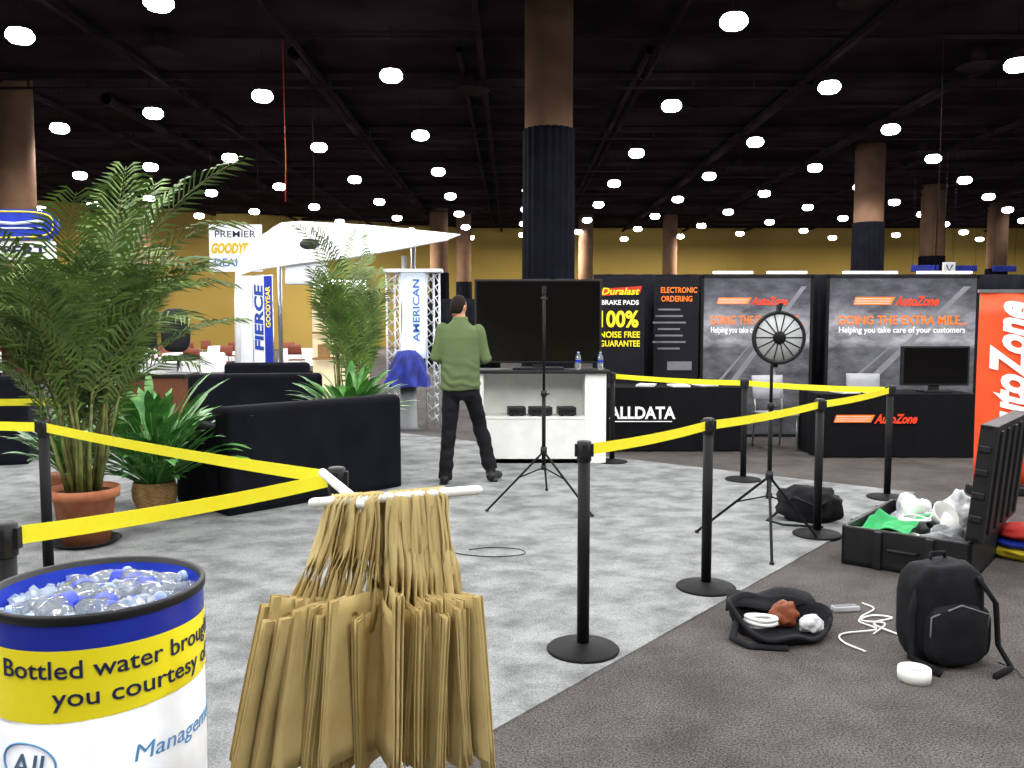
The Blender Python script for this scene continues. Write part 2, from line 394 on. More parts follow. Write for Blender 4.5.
# ---------------- counter with TV
t=thing('display_counter','white open-backed counter carrying a large television','counter',(.35,9.95,ZC))
W=1.42
mk('counter_top',MB().box((0,0,1.04),(W+.08,.55,.035)),m_black,parent=t,bevel=.006)
cm=MB().box((0,.22,.52),(W,.03,1.02)).box((-W/2+.02,0,.52),(.04,.46,1.02)).box((W/2-.12,0,.52),(.24,.46,1.02)).box((0,-.02,.03),(W-.1,.4,.06))
mk('body',cm,m_white,parent=t,bevel=.004)
mk('shelf',MB().box((-.08,0,.52),(W-.28,.44,.03)),m_white,parent=t,bevel=.003)
mk('lower_panel',MB().box((-.08,-.21,.25),(W-.28,.02,.5)),m_white,parent=t,bevel=.003)
def tv(x,y,z,w,h,rz,label,stand=.12):
    t=thing('television',label,'television',(x,y,z),rz)
    mk('frame',MB().box((0,0,stand+h/2),(w,.06,h)),m_black,parent=t,bevel=.008)
    mk('screen',MB().box((0,-.031,stand+h/2),(w-.05,.004,h-.05)),m_screen,parent=t)
    mk('stand',MB().box((0,0,.012),(w*.4,.26,.02)).box((0,.01,stand/2),(.12,.04,stand)),m_black,parent=t,bevel=.004)
tv(.3,10.0,ZC+1.058,1.46,.96,0,'large black flat television standing on the white counter',.07)
for (x,w) in [(.05,.2),(.32,.26),(.62,.2)]:
    t=thing('media_box','small black electronic box on the counter shelf','electronic device',(x,9.86,ZC+.536),.1)
    mk('case',MB().box((0,0,.055),(w,.2,.09)),m_black,parent=t,bevel=.008)
    mk('front_panel',MB().box((0,-.101,.055),(w*.8,.004,.03)),m_satin,parent=t)
    mk('foot',MB().box((-w*.3,0,.005),(.03,.15,.01)).box((w*.3,0,.005),(.03,.15,.01)),m_satin,parent=t)
def bottle_parts(t,s=1,cap=None):
    mk('bottle_body',MB().lathe([(.001,0),(.03*s,.002),(.032*s,.02),(.031*s,.07),(.032*s,.13),(.028*s,.155),(.013*s,.185),(.013*s,.195)],16),m_plasticclear,parent=t)
    mk('cap',MB().lathe([(.0145*s,.192),(.0145*s,.205),(.001,.206)],14),cap or m_capw,parent=t)
    mk('wrap_label',MB().open_lathe([(.0325*s,.085),(.0325*s,.115)],16),m_blue,parent=t)
b0=None
for (x,y) in [(.75,9.8),(1.0,9.8)]:
    if b0 is None:
        b0=thing('water_bottle','clear plastic water bottle standing on the counter','bottle',(x,y,ZC+1.058),group='bottles on the counter'); bottle_parts(b0)
    else: dup(b0,(x,y,ZC+1.058))

# ---------------- tripods
def tripod(name,x,y,zt,hub,feet,lab,rad=.014):
    t=thing(name,lab,'tripod stand',(x,y,ZC))
    mk('pole',MB().tube([(0,0,hub-.12),(0,0,hub+.5)],rad*1.2,10).tube([(0,0,hub+.5),(0,0,zt)],rad*.85,10),m_satin,parent=t)
    mk('collar',MB().tube([(0,0,hub-.03),(0,0,hub+.04)],rad*2,12).tube([(0,0,hub+.48),(0,0,hub+.53)],rad*1.9,12).tube([(0,0,hub-.16),(0,0,hub-.12)],rad*1.7,12).tube([(0,0,hub+.5),(.05,0,hub+.5)],rad*.5,8),m_black,parent=t)
    for fx,fy in feet:
        f=Vector((fx-x,fy-y,.012)); h=Vector((0,0,hub))
        d=(f-h); mb=MB().tube([h+d*.03,f],rad*.7,8,cap='round'); m=h+d*.45; mb.tube([(0,0,hub-.14),m],rad*.45,6)
        mk('leg',mb,m_satin,parent=t)
        mk('foot',MB().ball((f.x,f.y,.012),(.018,.018,.012),10,6),m_black,parent=t)
    return t
t=tripod('light_stand',.275,7.46,1.85,.48,[(-.211,7.24),(.658,7.05),(.33,8.15)],'black tripod stand with a tall thin pole beside the man')
mk('mount',MB().box((0,0,1.87),(.035,.035,.07)).tube([(-.03,0,1.8),(.03,0,1.8)],.01,8),m_black,parent=t,bevel=.003)
t=tripod('prize_wheel_stand',1.84,6.14,1.36,.5,[(1.716,5.63),(1.407,6.50),(2.25,6.29)],'small spinning prize wheel mounted on a black tripod')
wc=(0.03,-.05,1.49)
MW=Matrix.Translation(wc)@Matrix.Rotation(pi/2,4,'X')
mk('wheel_rim',MB().lathe([(.160,-.012),(.186,-.012),(.19,0),(.186,.016),(.166,.016),(.160,.006),(.001,.004)],48,M=MW),m_black,parent=t)
m_wedge=mat('wheel_panel_light','#c9cccd',.6,col2='#b4b8ba')
wf=MB().lathe([(.162,.007),(.162,.012),(.001,.0125)],48,M=MW)
mk('wheel_face',wf,m_wedge,parent=t)
sp=MB()
for k in range(14):
    a0=2*pi*k/14; ca,sa=cos(a0),sin(a0); q_=.0045
    sp.add([MW@Vector(q) for q in [(.03*ca-q_*sa,.03*sa+q_*ca,.0145),(.03*ca+q_*sa,.03*sa-q_*ca,.0145),(.165*ca+q_*sa,.165*sa-q_*ca,.0145),(.165*ca-q_*sa,.165*sa+q_*ca,.0145)]],[(0,1,2,3)])
mk('spokes',sp,m_black,parent=t)
mk('hub',MB().lathe([(.045,.0),(.045,.022),(.02,.03),(.001,.031)],24,M=MW),m_satin,parent=t)
mk('pointer',MB().add([(-.015,0,.04),(.015,0,.04),(0,0,-.03),(-.015,-.006,.04),(.015,-.006,.04),(0,-.006,-.03)],[(0,1,2),(5,4,3),(0,2,5,3),(1,4,5,2),(0,3,4,1)],M=Matrix.Translation((wc[0],wc[1]-.03,wc[2]+.2))),m_black,parent=t)
mk('bracket',MB().box((.015,-.02,1.38),(.04,.03,.2)).box((.02,-.02,1.49),(.05,.05,.05)).box((.03,-.035,1.7),(.02,.05,.05)).box((.03,-.01,1.6),(.02,.012,.22)),m_black,parent=t,bevel=.003)

# ---------------- man
def remeshed(mb,voxel,it=4,name='tmp',fac=.5):
    me=mesh_from(mb,'tmp',[]); o=bpy.data.objects.new('tmp',me); sc.collection.objects.link(o)
    m=o.modifiers.new('r','REMESH'); m.mode='VOXEL'; m.voxel_size=voxel; m.use_smooth_shade=True
    m=o.modifiers.new('s','SMOOTH'); m.iterations=it; m.factor=fac
    dg=bpy.context.evaluated_depsgraph_get(); r=bpy.data.meshes.new_from_object(o.evaluated_get(dg)); bpy.data.objects.remove(o)
    for p in r.polygons: p.use_smooth=True
    r.name=name; return r
def loft(mb,rings,seg=24):
    vs=[];fs=[];n=len(rings)
    for (cx,cy,z,rx,ry) in rings:
        for j in range(seg):
            a=2*pi*j/seg; vs.append((cx+rx*cos(a),cy+ry*sin(a),z))
    for i in range(n-1):
        for j in range(seg):
            k=(j+1)%seg; fs.append((i*seg+j,i*seg+k,(i+1)*seg+k,(i+1)*seg+j))
    fs.append(tuple(range(seg))[::-1]); fs.append(tuple((n-1)*seg+j for j in range(seg)))
    mb.add(vs,fs,0,True)
shL=(-.18,.03,1.53); elL=(-.24,-.01,1.24); wrL=(-.10,.22,1.19)
shR=(.18,.03,1.52); elR=(.26,.02,1.23); wrR=(.20,.24,1.20)
hiL=(-.085,0,.97); knL=(-.115,-.02,.53); anL=(-.15,-.10,.09)
hiR=(.085,0,.97); knR=(.185,.18,.55); anR=(.30,.06,.16)
def hand(mb,w,dirv,side):
    w=Vector(w); d=Vector(dirv).normalized(); up=Vector((0,0,1)); sd=d.cross(up).normalized()
    pc=w+d*.05
    M=Matrix((( d.x,sd.x,up.x,pc.x),(d.y,sd.y,up.y,pc.y),(d.z,sd.z,up.z,pc.z),(0,0,0,1)))
    mb.ball((0,0,0),(.052,.016,.042),14,10,M=M)
    for k,(zz,ln) in enumerate([(.03,.072),(.010,.08),(-.010,.075),(-.03,.058)]):
        p=[(.035,0,zz),(.05+ln*.35,.004*side,zz*1.05),(.05+ln*.62,.028*side,zz*1.05),(.05+ln*.55,.052*side,zz*1.0)]
        mb.tube([M@Vector(q) for q in p],[.0095,.009,.0085,.007],8,cap='round')
    p=[(-.02,.0,.03),(.01,.018*side,.055),(.04,.035*side,.06),(.06,.042*side,.052)]
    mb.tube([M@Vector(q) for q in p],[.013,.011,.01,.008],8,cap='round')
mb=MB()
loft(mb,[(0,0,.86,.12,.09),(0,0,.95,.15,.105),(0,.0,1.05,.145,.10),(0,.0,1.18,.14,.09),(0,.01,1.32,.165,.105),(0,.02,1.46,.18,.11),(0,.02,1.54,.155,.08),(0,.02,1.59,.08,.06)])
mb.tube([(0,.015,1.52),(0,.03,1.62),(-.01,.045,1.69)],[.065,.058,.056],14)
def headfn(d):
    k=1
    if d.y>.2 and abs(d.x)<.22 and -.35<d.z<.15: k+=.14*(1-abs(d.x)/.22)*(1-abs(d.z+.12)/.28)
    if d.y>.5 and abs(d.z+.42)<.08: k+=.02
    return k
HM=Matrix.Translation((-.02,.065,1.75))@Matrix.Rotation(-.5,4,'Z')@Matrix.Rotation(-.32,4,'X')
mb.ball((0,0,0),(.076,.096,.116),32,22,fn=headfn,M=HM)
mb.tube([HM@Vector((0,.035,-.07)),HM@Vector((0,.06,-.085))],[.05,.04],12,cap='round')
for s in (-1,1): mb.ball((s*.080,-.002,-.012),(.013,.021,.032),10,8,M=HM)
for s,(sh,el,wr) in ((-1,(shL,elL,wrL)),(1,(shR,elR,wrR))):
    mb.tube([sh,Vector(sh).lerp(Vector(el),.5),el,Vector(el).lerp(Vector(wr),.4),wr],[.05,.046,.038,.038,.028],14,cap='round')
    hand(mb,wr,Vector((-.25*s,.9,.1)),s)
for (hi,kn,an,ft) in ((hiL,knL,anL,(-.02,.12)),(hiR,knR,anR,(.06,.11))):
    mb.tube([hi,Vector(hi).lerp(Vector(kn),.5),kn,Vector(kn).lerp(Vector(an),.35),an],[.08,.07,.052,.052,.033],16,cap='round')
    mb.tube([(an[0],an[1]-.02,an[2]-.035),(an[0]+ft[0],an[1]+ft[1],.045)],[.028,.022],12,cap='round')
body=remeshed(mb,.008,3,'person'); body.materials.append(m_skin)
person=mk('person',body,[],loc=(-.515,8.62,ZC),label='man in green shirt and black trousers standing, back turned, hands raised',cat='person')
sh=MB()
loft(sh,[(0,0,.925,.19,.142),(0,0,.95,.2,.15),(0,0,1.0,.2,.15),(0,0,1.1,.197,.145),(0,.0,1.2,.19,.135),(0,.01,1.34,.197,.135),(0,.02,1.45,.2,.132),(0,.02,1.53,.168,.103),(0,.02,1.585,.108,.082),(0,.03,1.625,.072,.072)],32)
for (a1,b1,c1) in ((shL,elL,wrL),(shR,elR,wrR)):
    m1=Vector(b1).lerp(Vector(c1),.8)
    sh.tube([a1,Vector(a1).lerp(Vector(b1),.5),b1,Vector(b1).lerp(Vector(c1),.4),m1],[.064,.059,.054,.048,.04],16,cap='round')
shm=remeshed(sh,.01,8,'shirt')
for v_ in shm.vertices:
    c=v_.co; low=1-sst(.95,1.35,c.z)
    v_.co+=v_.normal*(.010*noise.noise(Vector((c.x*5+3,c.y*5,c.z*7)))+.007*low*sin(c.z*70+c.x*14+4*noise.noise(c*6)))
shm.materials.append(m_green); mk('shirt',shm,[],parent=person)
mk('shirt_collar',MB().open_lathe([(.068,0),(.07,.03),(.065,.045),(.073,.045),(.078,.01)],24,c=(0,.03,1.605)),m_green,parent=person)
tr=MB(); loft(tr,[(0,0,.82,.12,.09),(0,-.005,.88,.165,.115),(0,0,.96,.165,.118),(0,0,1.02,.155,.108)],32)
for (hi,kn,an) in ((hiL,knL,anL),(hiR,knR,anR)):
    tr.tube([hi,Vector(hi).lerp(Vector(kn),.5),kn,Vector(kn).lerp(Vector(an),.4),(an[0],an[1],an[2]-.045)],[.088,.088,.077,.073,.07],18)
trm=remeshed(tr,.012,4,'trousers')
for v_ in trm.vertices:
    k=1 if v_.co.z<.8 else max(0,1-(v_.co.z-.8)/.08)
    v_.co+=v_.normal*noise.noise(Vector((v_.co.x*8,v_.co.y*8,v_.co.z*13)))*.016*k
trm.materials.append(m_trous); mk('trousers',trm,[],parent=person)
for (an,ft) in ((anL,(-.03,.16)),(anR,(.08,.15))):
    so=MB().tube([(an[0],an[1]-.05,.05),(an[0]+ft[0]*.4,an[1]+ft[1]*.4,.05),(an[0]+ft[0],an[1]+ft[1],.038)],[.048,.052,.04],16,cap='round')
    so.tube([(an[0],an[1],an[2]-.0),(an[0],an[1],.05)],[.055,.05],14)
    so.box((an[0]+ft[0]*.4,an[1]+ft[1]*.35,.01),(.08,.27,.02))
    sm=remeshed(so,.008,2,'shoe'); sm.materials.append(m_black); mk('shoe',sm,[],parent=person)
def hf(d):
    m_=max((1-sst(0,.3,d.y))*sst(-.86,-.66,d.z), sst(.45,.7,d.z))
    side=sst(.66,.9,abs(d.x))*(1-sst(-.15,.1,d.z))*sst(-.3,-.1,d.y)
    m_*=1-side
    return .93+m_*(.125+.03*noise.noise(d*6))
mk('hair',MB().ball((0,0,0),(.077,.097,.117),48,36,fn=hf,M=HM),m_hair,parent=person)
for s in (-1,1): mk('eye',MB().ball(tuple(HM@Vector((s*.03,.085,.005))),(.011,.011,.009),12,8),m_whitep,parent=person)

# ---------------- barrel of bottles
BX,BY=-1.035,2.13; r0=.246
bar=thing('barrel_cooler','round blue, yellow and white cooler barrel full of iced bottles','cooler',(BX,BY,ZC))
m_blueband=mat('deep_blue_band','#1c2fa4',.35); m_yband=mat('yellow_band','#fff226',.45,col2='#fae91c',scale=3)
mk('body',MB().lathe([(.2,0),(r0,.02),(r0,.74)],64),mat('white_wrap','#eef2fa',.4),parent=bar)
YZ0,YZ1=.712,.868
def swoop(s,t):
    ph=s*2*pi; lo=YZ0+.012*sin(ph-.9); z=lo+(YZ1-lo)*t
    return ((r0+.002)*sin(ph),-(r0+.002)*cos(ph),z)
mk('yellow_band',MB().grid(72,2,swoop),m_yband,parent=bar)
mk('blue_band',MB().open_lathe([(r0+.0012,.74),(r0+.0012,.93)],64),m_blueband,parent=bar)
mk('rim',MB().open_lathe([(r0+.003,.925),(r0+.006,.927),(r0+.007,.944),(r0+.003,.95),(r0-.006,.947),(r0-.008,.9)],64),m_black,parent=bar)
mk('inner_liner',MB().open_lathe([(r0-.009,.935),(r0-.012,.80),(.001,.80)],64),m_blue,parent=bar)
pc=math.radians(51)
text('Bottled water brought to',m_navytx,bar,(0,0,.826),h=.041,w=.67,cyl=(r0+.002,pc),bold=.006,name='lettering')
text('you courtesy of',m_navytx,bar,(0,0,.763),h=.041,w=.44,cyl=(r0+.002,pc+.03),bold=.006)
m_bluetx=mat('blue_print','#3f74c8',.5)
m_ltblue=mat('light_blue_print','#62a4de',.5)
text('All',mat('grey_blue_print','#5a7a98',.5),bar,(0,0,.602),h=.055,cyl=(r0,math.radians(-14)),shear=.2,bold=.006)
text('Management',m_ltblue,bar,(0,0,.603),h=.040,w=.33,cyl=(r0,math.radians(80)),shear=.2,bold=0)
pts=[]
for k in range(48):
    a=2*pi*k/48; ph=math.radians(-14)+.07*cos(a)/r0; pts.append(((r0+.001)*sin(ph),-(r0+.001)*cos(ph),.605+.048*sin(a)))
mk('logo_ring',MB().tube(pts,.0025,6,closed=True),m_ltblue,parent=bar)
ice=MB()
for k in range(1000):
    a=R.random()*2*pi; rr=.218*math.sqrt(R.random()); s=R.uniform(.010,.024)
    z=.893+.02*(1-(rr/.23)**2)+R.uniform(-.035,.012)
    Mx=Matrix.Translation((rr*cos(a),rr*sin(a),z))@Euler((R.random()*3,R.random()*3,R.random()*3)).to_matrix().to_4x4()
    ice.box((0,0,0),(s*1.3,s,s*.8),M=Mx)
mk('crushed_ice',ice,m_ice,loc=(BX,BY,ZC),label='heap of ice cubes filling the cooler barrel',cat='ice',kind='stuff')
b1=None
for k in range(26):
    a=R.random()*2*pi; rr=.14*math.sqrt(R.random())
    rot=(R.choice([1.45,1.5,1.62,1.55])+R.uniform(-.1,.1),R.uniform(-.2,.2),R.random()*6.3)
    off=Euler(rot).to_matrix()@Vector((0,0,.107))
    z=.905+.01*(1-rr/.2)+R.uniform(-.012,.018)
    loc=(BX+rr*cos(a)-off.x,BY+rr*sin(a)-off.y,max(z-off.z,ZC+.85))
    if b1 is None:
        b1=thing('water_bottle','clear plastic water bottle lying in the ice of the cooler','bottle',loc,group='bottles in the cooler'); b1.rotation_euler=rot; bottle_parts(b1)
    else: dup(b1,loc,rot=rot)

# ---------------- bag stand and bags
st=thing('bag_stand','white stand with crossed horizontal arms holding tan tote bags','display stand',(-.38,2.16,ZC))
def loc_(p): return (p[0]+.38,p[1]-2.16,p[2]-ZC)
bl,br_=Vector((-.493,2.126,1.16)),Vector((-.09,2.24,1.17)); cl,cr_=Vector((-.565,2.56,1.16)),Vector((-.38,2.14,1.155))
mk('post',MB().tube([(0,0,.03),(0,0,1.15)],.014,14),m_white,parent=st)
mk('arm',MB().tube([loc_(bl),loc_(br_)],.013,12,cap='round'),m_white,parent=st)
mk('arm',MB().tube([loc_(cl),loc_(cr_)],.013,12,cap='round'),m_white,parent=st)
mk('base',MB().lathe([(.2,0),(.2,.01),(.03,.03),(.001,.03)],32),m_white,parent=st)
def bagmesh(seed):
    r=random.Random(seed); ph=[r.random()*6 for _ in range(6)]; op=r.uniform(.006,.013)
    Wd=r.uniform(.15,.165); Ht=r.uniform(.38,.41); zt0=r.uniform(-.29,-.22)
    skew=r.uniform(-.02,.02); tl=r.uniform(-.03,.03)
    def top(x): return zt0-.008*abs(x)+tl*x
    def bend(x,h): return .010*sin(x*2.2+ph[0]+h)+.003*sin(x*6+ph[1])+.004*sin(h*3+ph[2])*x
    mb=MB()
    for sg in (-1,1):
        def fn(s,h):
            x=(s*2-1); o=op*(1-h*.6)*(1-abs(x)**4)*sg+sg*.0012
            return (x*Wd*(.94+.06*h)+skew*h,o+bend(x,h),top(x)-h*Ht)
        mb.grid(18,10,fn)
    for e in (-1,1):
        def fg(s,h):
            t=s*2-1; o=(op*.35+.007)*(1-h*.2)*t; inw=(1-abs(t))*.045
            return (e*(Wd*(.94+.06*h)-inw)+skew*h,o+bend(e,h),top(e)-h*Ht)
        mb.grid(4,8,fg,smooth=False)
    hd=MB()
    for sg in (-1,1):
        tw=r.uniform(-.8,.8); off=r.uniform(-.006,.006); zb=zt0-.05
        xs_=[.058,.054,.043,.030,.019,.015,0,-.015,-.019,-.030,-.043,-.054,-.058]; zs_=[zb,zb*.85,zb*.6,zb*.4,zb*.2,-.008,.0155,-.008,zb*.2,zb*.4,zb*.6,zb*.85,zb]
        vs=[];fs=[];n_=len(xs_)
        for i in range(n_):
            x,z=xs_[i],zs_[i]
            k=i/(n_-1); q=abs(2*k-1); yy=sg*(op+.003)*q*.9+bend(x/Wd,0)*q+off*(1-q)+.004*sin(i*.9+ph[5])*(.1<q<.85); a=tw*sin(pi*k*2)
            hw=.009+.0035*q
            wv=Vector((sin(a),cos(a),0))*hw
            if q>.6: wv=Vector((hw,0,0)) if q>.8 else Vector((hw*.7,hw*.7,0))
            c_=Vector((x+.003*sin(i*2+ph[2])*(q>.1),yy,z)); vs+=[c_-wv,c_+wv]
        for i in range(n_-1): fs.append((2*i,2*i+1,2*i+3,2*i+2))
        hd.add(vs,fs,0,True)
    return mesh_from(mb,'bag_body',[m_tan]),mesh_from(hd,'handles',[m_tan])
bm_=[bagmesh(s) for s in range(17)]
def bag(p,yaw,roll,pit,i):
    t=thing('tote_bag','tan fabric tote bag hanging by its handles from a stand','tote bag',p,group='tan tote bags on the stand')
    t.rotation_euler=(Matrix.Rotation(roll,3,'Y')@Matrix.Rotation(pit,3,'X')@Matrix.Rotation(yaw,3,'Z')).to_euler()
    mk('bag_body',bm_[i%17][0],[],parent=t,solid=.0022); mk('handles',bm_[i%17][1],[],parent=t,solid=.0026)
rd=math.radians; nb=0
for k in range(14):
    s=k/13; p=bl.lerp(br_,.12+.28*s)
    bag(p,rd(42+22*s+R.uniform(-7,7)),rd(15*(1-s)**1.2-1+R.uniform(-1,1)),rd(R.uniform(-6,6)),nb); nb+=1
for k in range(14):
    s=k/13; p=bl.lerp(br_,.46+.30*s)
    bag(p,rd(104+30*s+R.uniform(-8,8)),rd(3-5*s+R.uniform(-1,1)),rd(R.uniform(-6,6)),nb); nb+=1

# ---------------- right: display wall and tables
def drape(x0,x1,y,h,label,m=m_drape,name='pipe_and_drape',z0=.02):
    w=x1-x0
    def fn(s,t): return (s*w,.04*sin(s*w*22)+.015*sin(s*w*51),z0+t*(h-z0))
    mk(name,MB().grid(int(w*22),1,fn),m,loc=(x0,y,0),solid=.004,label=label,cat='curtain')
drape(1.15,9.5,12.35,2.28,'long black pipe-and-drape curtain behind the display boards')
def road_mat():
    m=bpy.data.materials.new('road_poster'); m.use_nodes=True; nt=m.node_tree; n=nt.nodes; b=n['Principled BSDF']; b.inputs['Roughness'].default_value=.7; b.inputs['Specular IOR Level'].default_value=.2
    tc=n.new('ShaderNodeTexCoord'); sp=n.new('ShaderNodeSeparateXYZ'); nt.links.new(tc.outputs['Object'],sp.inputs[0])
    cr=n.new('ShaderNodeValToRGB'); e=cr.color_ramp.elements
    e[0].position=0;e[0].color=lin('#4a4a4e'); e[1].position=1;e[1].color=lin('#484951')
    for p,c_ in ((.55,'#606168'),(.60,'#9c9da4'),(.72,'#8f9098'),(.86,'#5a5b64')):
        q=cr.color_ramp.elements.new(p); q.color=lin(c_)
    mm=n.new('ShaderNodeMath'); mm.operation='DIVIDE'; mm.inputs[1].default_value=2.24; nt.links.new(sp.outputs[2],mm.inputs[0]); nt.links.new(mm.outputs[0],cr.inputs[0])
    mp=n.new('ShaderNodeMapping'); mp.inputs['Scale'].default_value=(1,1,2.2); nt.links.new(tc.outputs['Object'],mp.inputs[0])
    ns=n.new('ShaderNodeTexNoise'); ns.inputs['Scale'].default_value=2.4; ns.inputs['Detail'].default_value=7; ns.inputs['Roughness'].default_value=.65; nt.links.new(mp.outputs[0],ns.inputs[0])
    c2=n.new('ShaderNodeValToRGB'); c2.color_ramp.elements[0].position=.35; c2.color_ramp.elements[1].position=.68; c2.color_ramp.elements[0].color=(.15,.15,.16,1); nt.links.new(ns.outputs['Fac'],c2.inputs[0])
    mx=n.new('ShaderNodeMix'); mx.data_type='RGBA'; mx.blend_type='OVERLAY'; mx.inputs[0].default_value=.7; nt.links.new(cr.outputs[0],mx.inputs[6]); nt.links.new(c2.outputs[0],mx.inputs[7]); nt.links.new(mx.outputs[2],b.inputs['Base Color'])
    return m
m_road=road_mat()
m_otx=mat('orange_text','#f67a22',.6,emit=.45); m_wtx=mat('white_text','#f4f4f4',.6,emit=.3)  # printed lettering given its own glow so it reads brighter
def azlogo(parent,x,z,w,y,flat=(pi/2,0,0),col=None):
    st_=MB(); k_=w/.9
    st_.add([(x-w/2,y+.001,z+.042*k_),(x-w*.02,y+.001,z+.042*k_),(x-w*.07,y+.001,z-.042*k_),(x-w/2-.03,y+.001,z-.042*k_)],[(0,3,2,1)],1)
    for k in range(3):
        zz=z+(.026-.024*k)*k_
        st_.add([(x-w/2+.0-.005*k,y-.001,zz),(x-w*.06-.012*k,y-.001,zz),(x-w*.065-.012*k,y-.001,zz-.007*k_),(x-w/2-.005*k,y-.001,zz-.007*k_)],[(0,3,2,1)])
    mk('logo_stripes',st_,[m_whitep,m_otx],parent=parent)
    text('AutoZone',col or m_redtx,parent,(x+w*.25,y,z),h=.1*k_,w=w*.52,shear=.3,bold=.03,rot=flat)
def board(x0,x1,label):
    w=x1-x0; t=thing('display_board',label,'display board',(x0,12.1,0))
    mk('panel',MB().grid(1,1,lambda s,q:(s*w,0,.03+q*2.2),smooth=False),m_road,parent=t,solid=.03)
    mk('frame',MB().box((-.02,0,1.12),(.04,.05,2.24)).box((w+.02,0,1.12),(.04,.05,2.24)).box((w/2,0,2.24),(w+.08,.05,.04)).box((w/2,0,.02),(w+.08,.05,.04)),m_satin,parent=t)
    ln=MB()
    for (a0,b0,c0,d0) in [((.93,2.1),(.98,2.1),(.30,.75),(.24,.75)),((.60,1.3),(.61,1.3),(.72,.75),(.67,.75)),((.45,1.3),(.455,1.3),(.16,.75),(.12,.75))]:
        ln.add([(a0[0]*w*.98,-.018,a0[1]),(b0[0]*w*.98,-.018,b0[1]),(c0[0]*w,-.018,c0[1]),(d0[0]*w,-.018,d0[1])],[(0,3,2,1)])
    mk('road_line',ln,mat('poster_line','#8b8c94',.6),parent=t)
    azlogo(t,w*.46,1.9,1.15 if w>1.8 else .95,-.02)
    text('GOING THE EXTRA MILE...',m_otx,t,(w*.50,-.021,1.635),h=.12,w=w*.88,bold=.012)
    text('Helping you take care of your customers',m_wtx,t,(w*.50,-.021,1.50),h=.08,w=w*.86,bold=.015)
    tp=MB()
    for k in (0,1): tp.box((w*(.25+.5*k),-.12,2.285),(w*.36,.06,.03))
    mk('light_bar',tp,mat('light_bar_glow','#ffffff',.4,emit=4),parent=t)
    return t
board(2.66,4.14,'grey road-image display board with orange slogan')
board(4.40,6.44,'wide grey road-image display board with orange slogan')
t=thing('display_board','black display board with orange heading and list lines','display board',(1.98,12.08,0))
mk('panel',MB().box((.3,0,1.12),(.62,.03,2.2)),mat('black_board','#1b1b22',.8,spec=.2),parent=t,bevel=.004)
text('ELECTRONIC',m_otx,t,(.33,-.02,2.05),h=.075,w=.5,bold=.015); text('ORDERING',m_otx,t,(.30,-.02,1.93),h=.075,w=.43,bold=.015)
li=MB()
for k in range(7):
    li.box((.2,-.018,1.78-k*.09),(.3+.08*(k%3),.003,.025)); li.box((.07-.02,-.018,1.78-k*.09),(.02,.003,.02))
li.box((.35,-.018,1.0),(.34,.003,.12))
mk('printed_lines',li,mat('grey_print','#7d7f86',.6),parent=t)
t=thing('display_board','black sign with yellow brake pad guarantee lettering','sign',(1.12,11.7,0))
mk('panel',MB().box((.33,0,1.1),(.66,.03,2.2)),mat('black_board','#1b1b22',.8),parent=t,bevel=.004)
m_ytx=mat('yellow_text','#f4e020',.6,emit=.3)  # yellow print, brightened by a glow in the material
mk('logo_badge',MB().add([(.06,-.018,1.95),(.6,-.018,2.0),(.62,-.018,2.09),(.08,-.018,2.05)],[(0,1,2,3)]),m_red,parent=t)
text('Duralast',m_ytx,t,(.34,-.021,2.02),h=.09,w=.5,shear=.3,bold=.02)
text('BRAKE PADS',m_wtx,t,(.33,-.02,1.87),h=.06,w=.5,bold=.02)
text('100%',m_ytx,t,(.32,-.02,1.65),h=.21,w=.52,bold=.03)
text('NOISE FREE',m_ytx,t,(.33,-.02,1.44),h=.08,w=.54,bold=.02)
text('GUARANTEE',m_ytx,t,(.33,-.02,1.32),h=.08,w=.54,bold=.02)
def table(x0,x1,y,label,h=.76,d=.7):
    w=x1-x0; t=thing('draped_table',label,'table',((x0+x1)/2,y+d/2,0))
    mk('table_top',MB().box((0,0,h-.012),(w,d,.025)),m_skirt,parent=t,bevel=.006)
    def rp(s,q):
        per=2*(w+d); l=s*per; pl=.012*sin(l*26)*(1-q*.8)
        X=w/2+.006+pl;Y=d/2+.006+pl
        if l<w: p=(-w/2+l,-Y)
        elif l<w+d: p=(X,-d/2+l-w)
        elif l<2*w+d: p=(w/2-(l-w-d),Y)
        else: p=(-X,d/2-(l-2*w-d))
        return (p[0],p[1],.015+q*(h-.02))
    mk('table_skirt',MB().grid(int(2*(w+d)*22),1,rp),m_skirt,parent=t)
    for i in (-1,1):
        for j in (-1,1): mk('leg',MB().tube([(i*(w/2-.1),j*(d/2-.1),0),(i*(w/2-.1),j*(d/2-.1),h-.03)],.015,8),m_grey,parent=t)
    return t
t=table(3.62,5.5,10.2,'black-skirted table with a printed logo on its front')
azlogo(t,-.26,.47,.95,-.375)
t=table(1.12,2.9,10.7,'black-skirted table with white printed lettering on its front',.8)
text('ALLDATA',m_wtx,t,(-.40,-.378,.49),h=.145,w=.82,bold=.03)
mk('logo_bar',MB().box((-.40,-.376,.38),(.74,.002,.012)),m_wtx,parent=t)
tv(5.12,10.5,.76,.82,.48,0,'black flat monitor standing on the skirted table',.08)
def papers(x,y,z,rz,w=.22,d=.3,lab='small stack of white leaflets on the skirted table',m=m_whitep):
    mb=MB()
    for k in range(4): mb.box((R.uniform(-.005,.005),R.uniform(-.005,.005),.003+.006*k),(w,d,.0055))
    mk('paper_stack',mb,m,loc=(x,y,z),rot=(0,0,rz),label=lab,cat='papers')
papers(4.0,10.4,.76,.2);papers(4.35,10.5,.76,-.1);papers(2.1,10.9,.8,.1);papers(1.7,10.95,.8,-.3);papers(2.45,11,.8,.3)
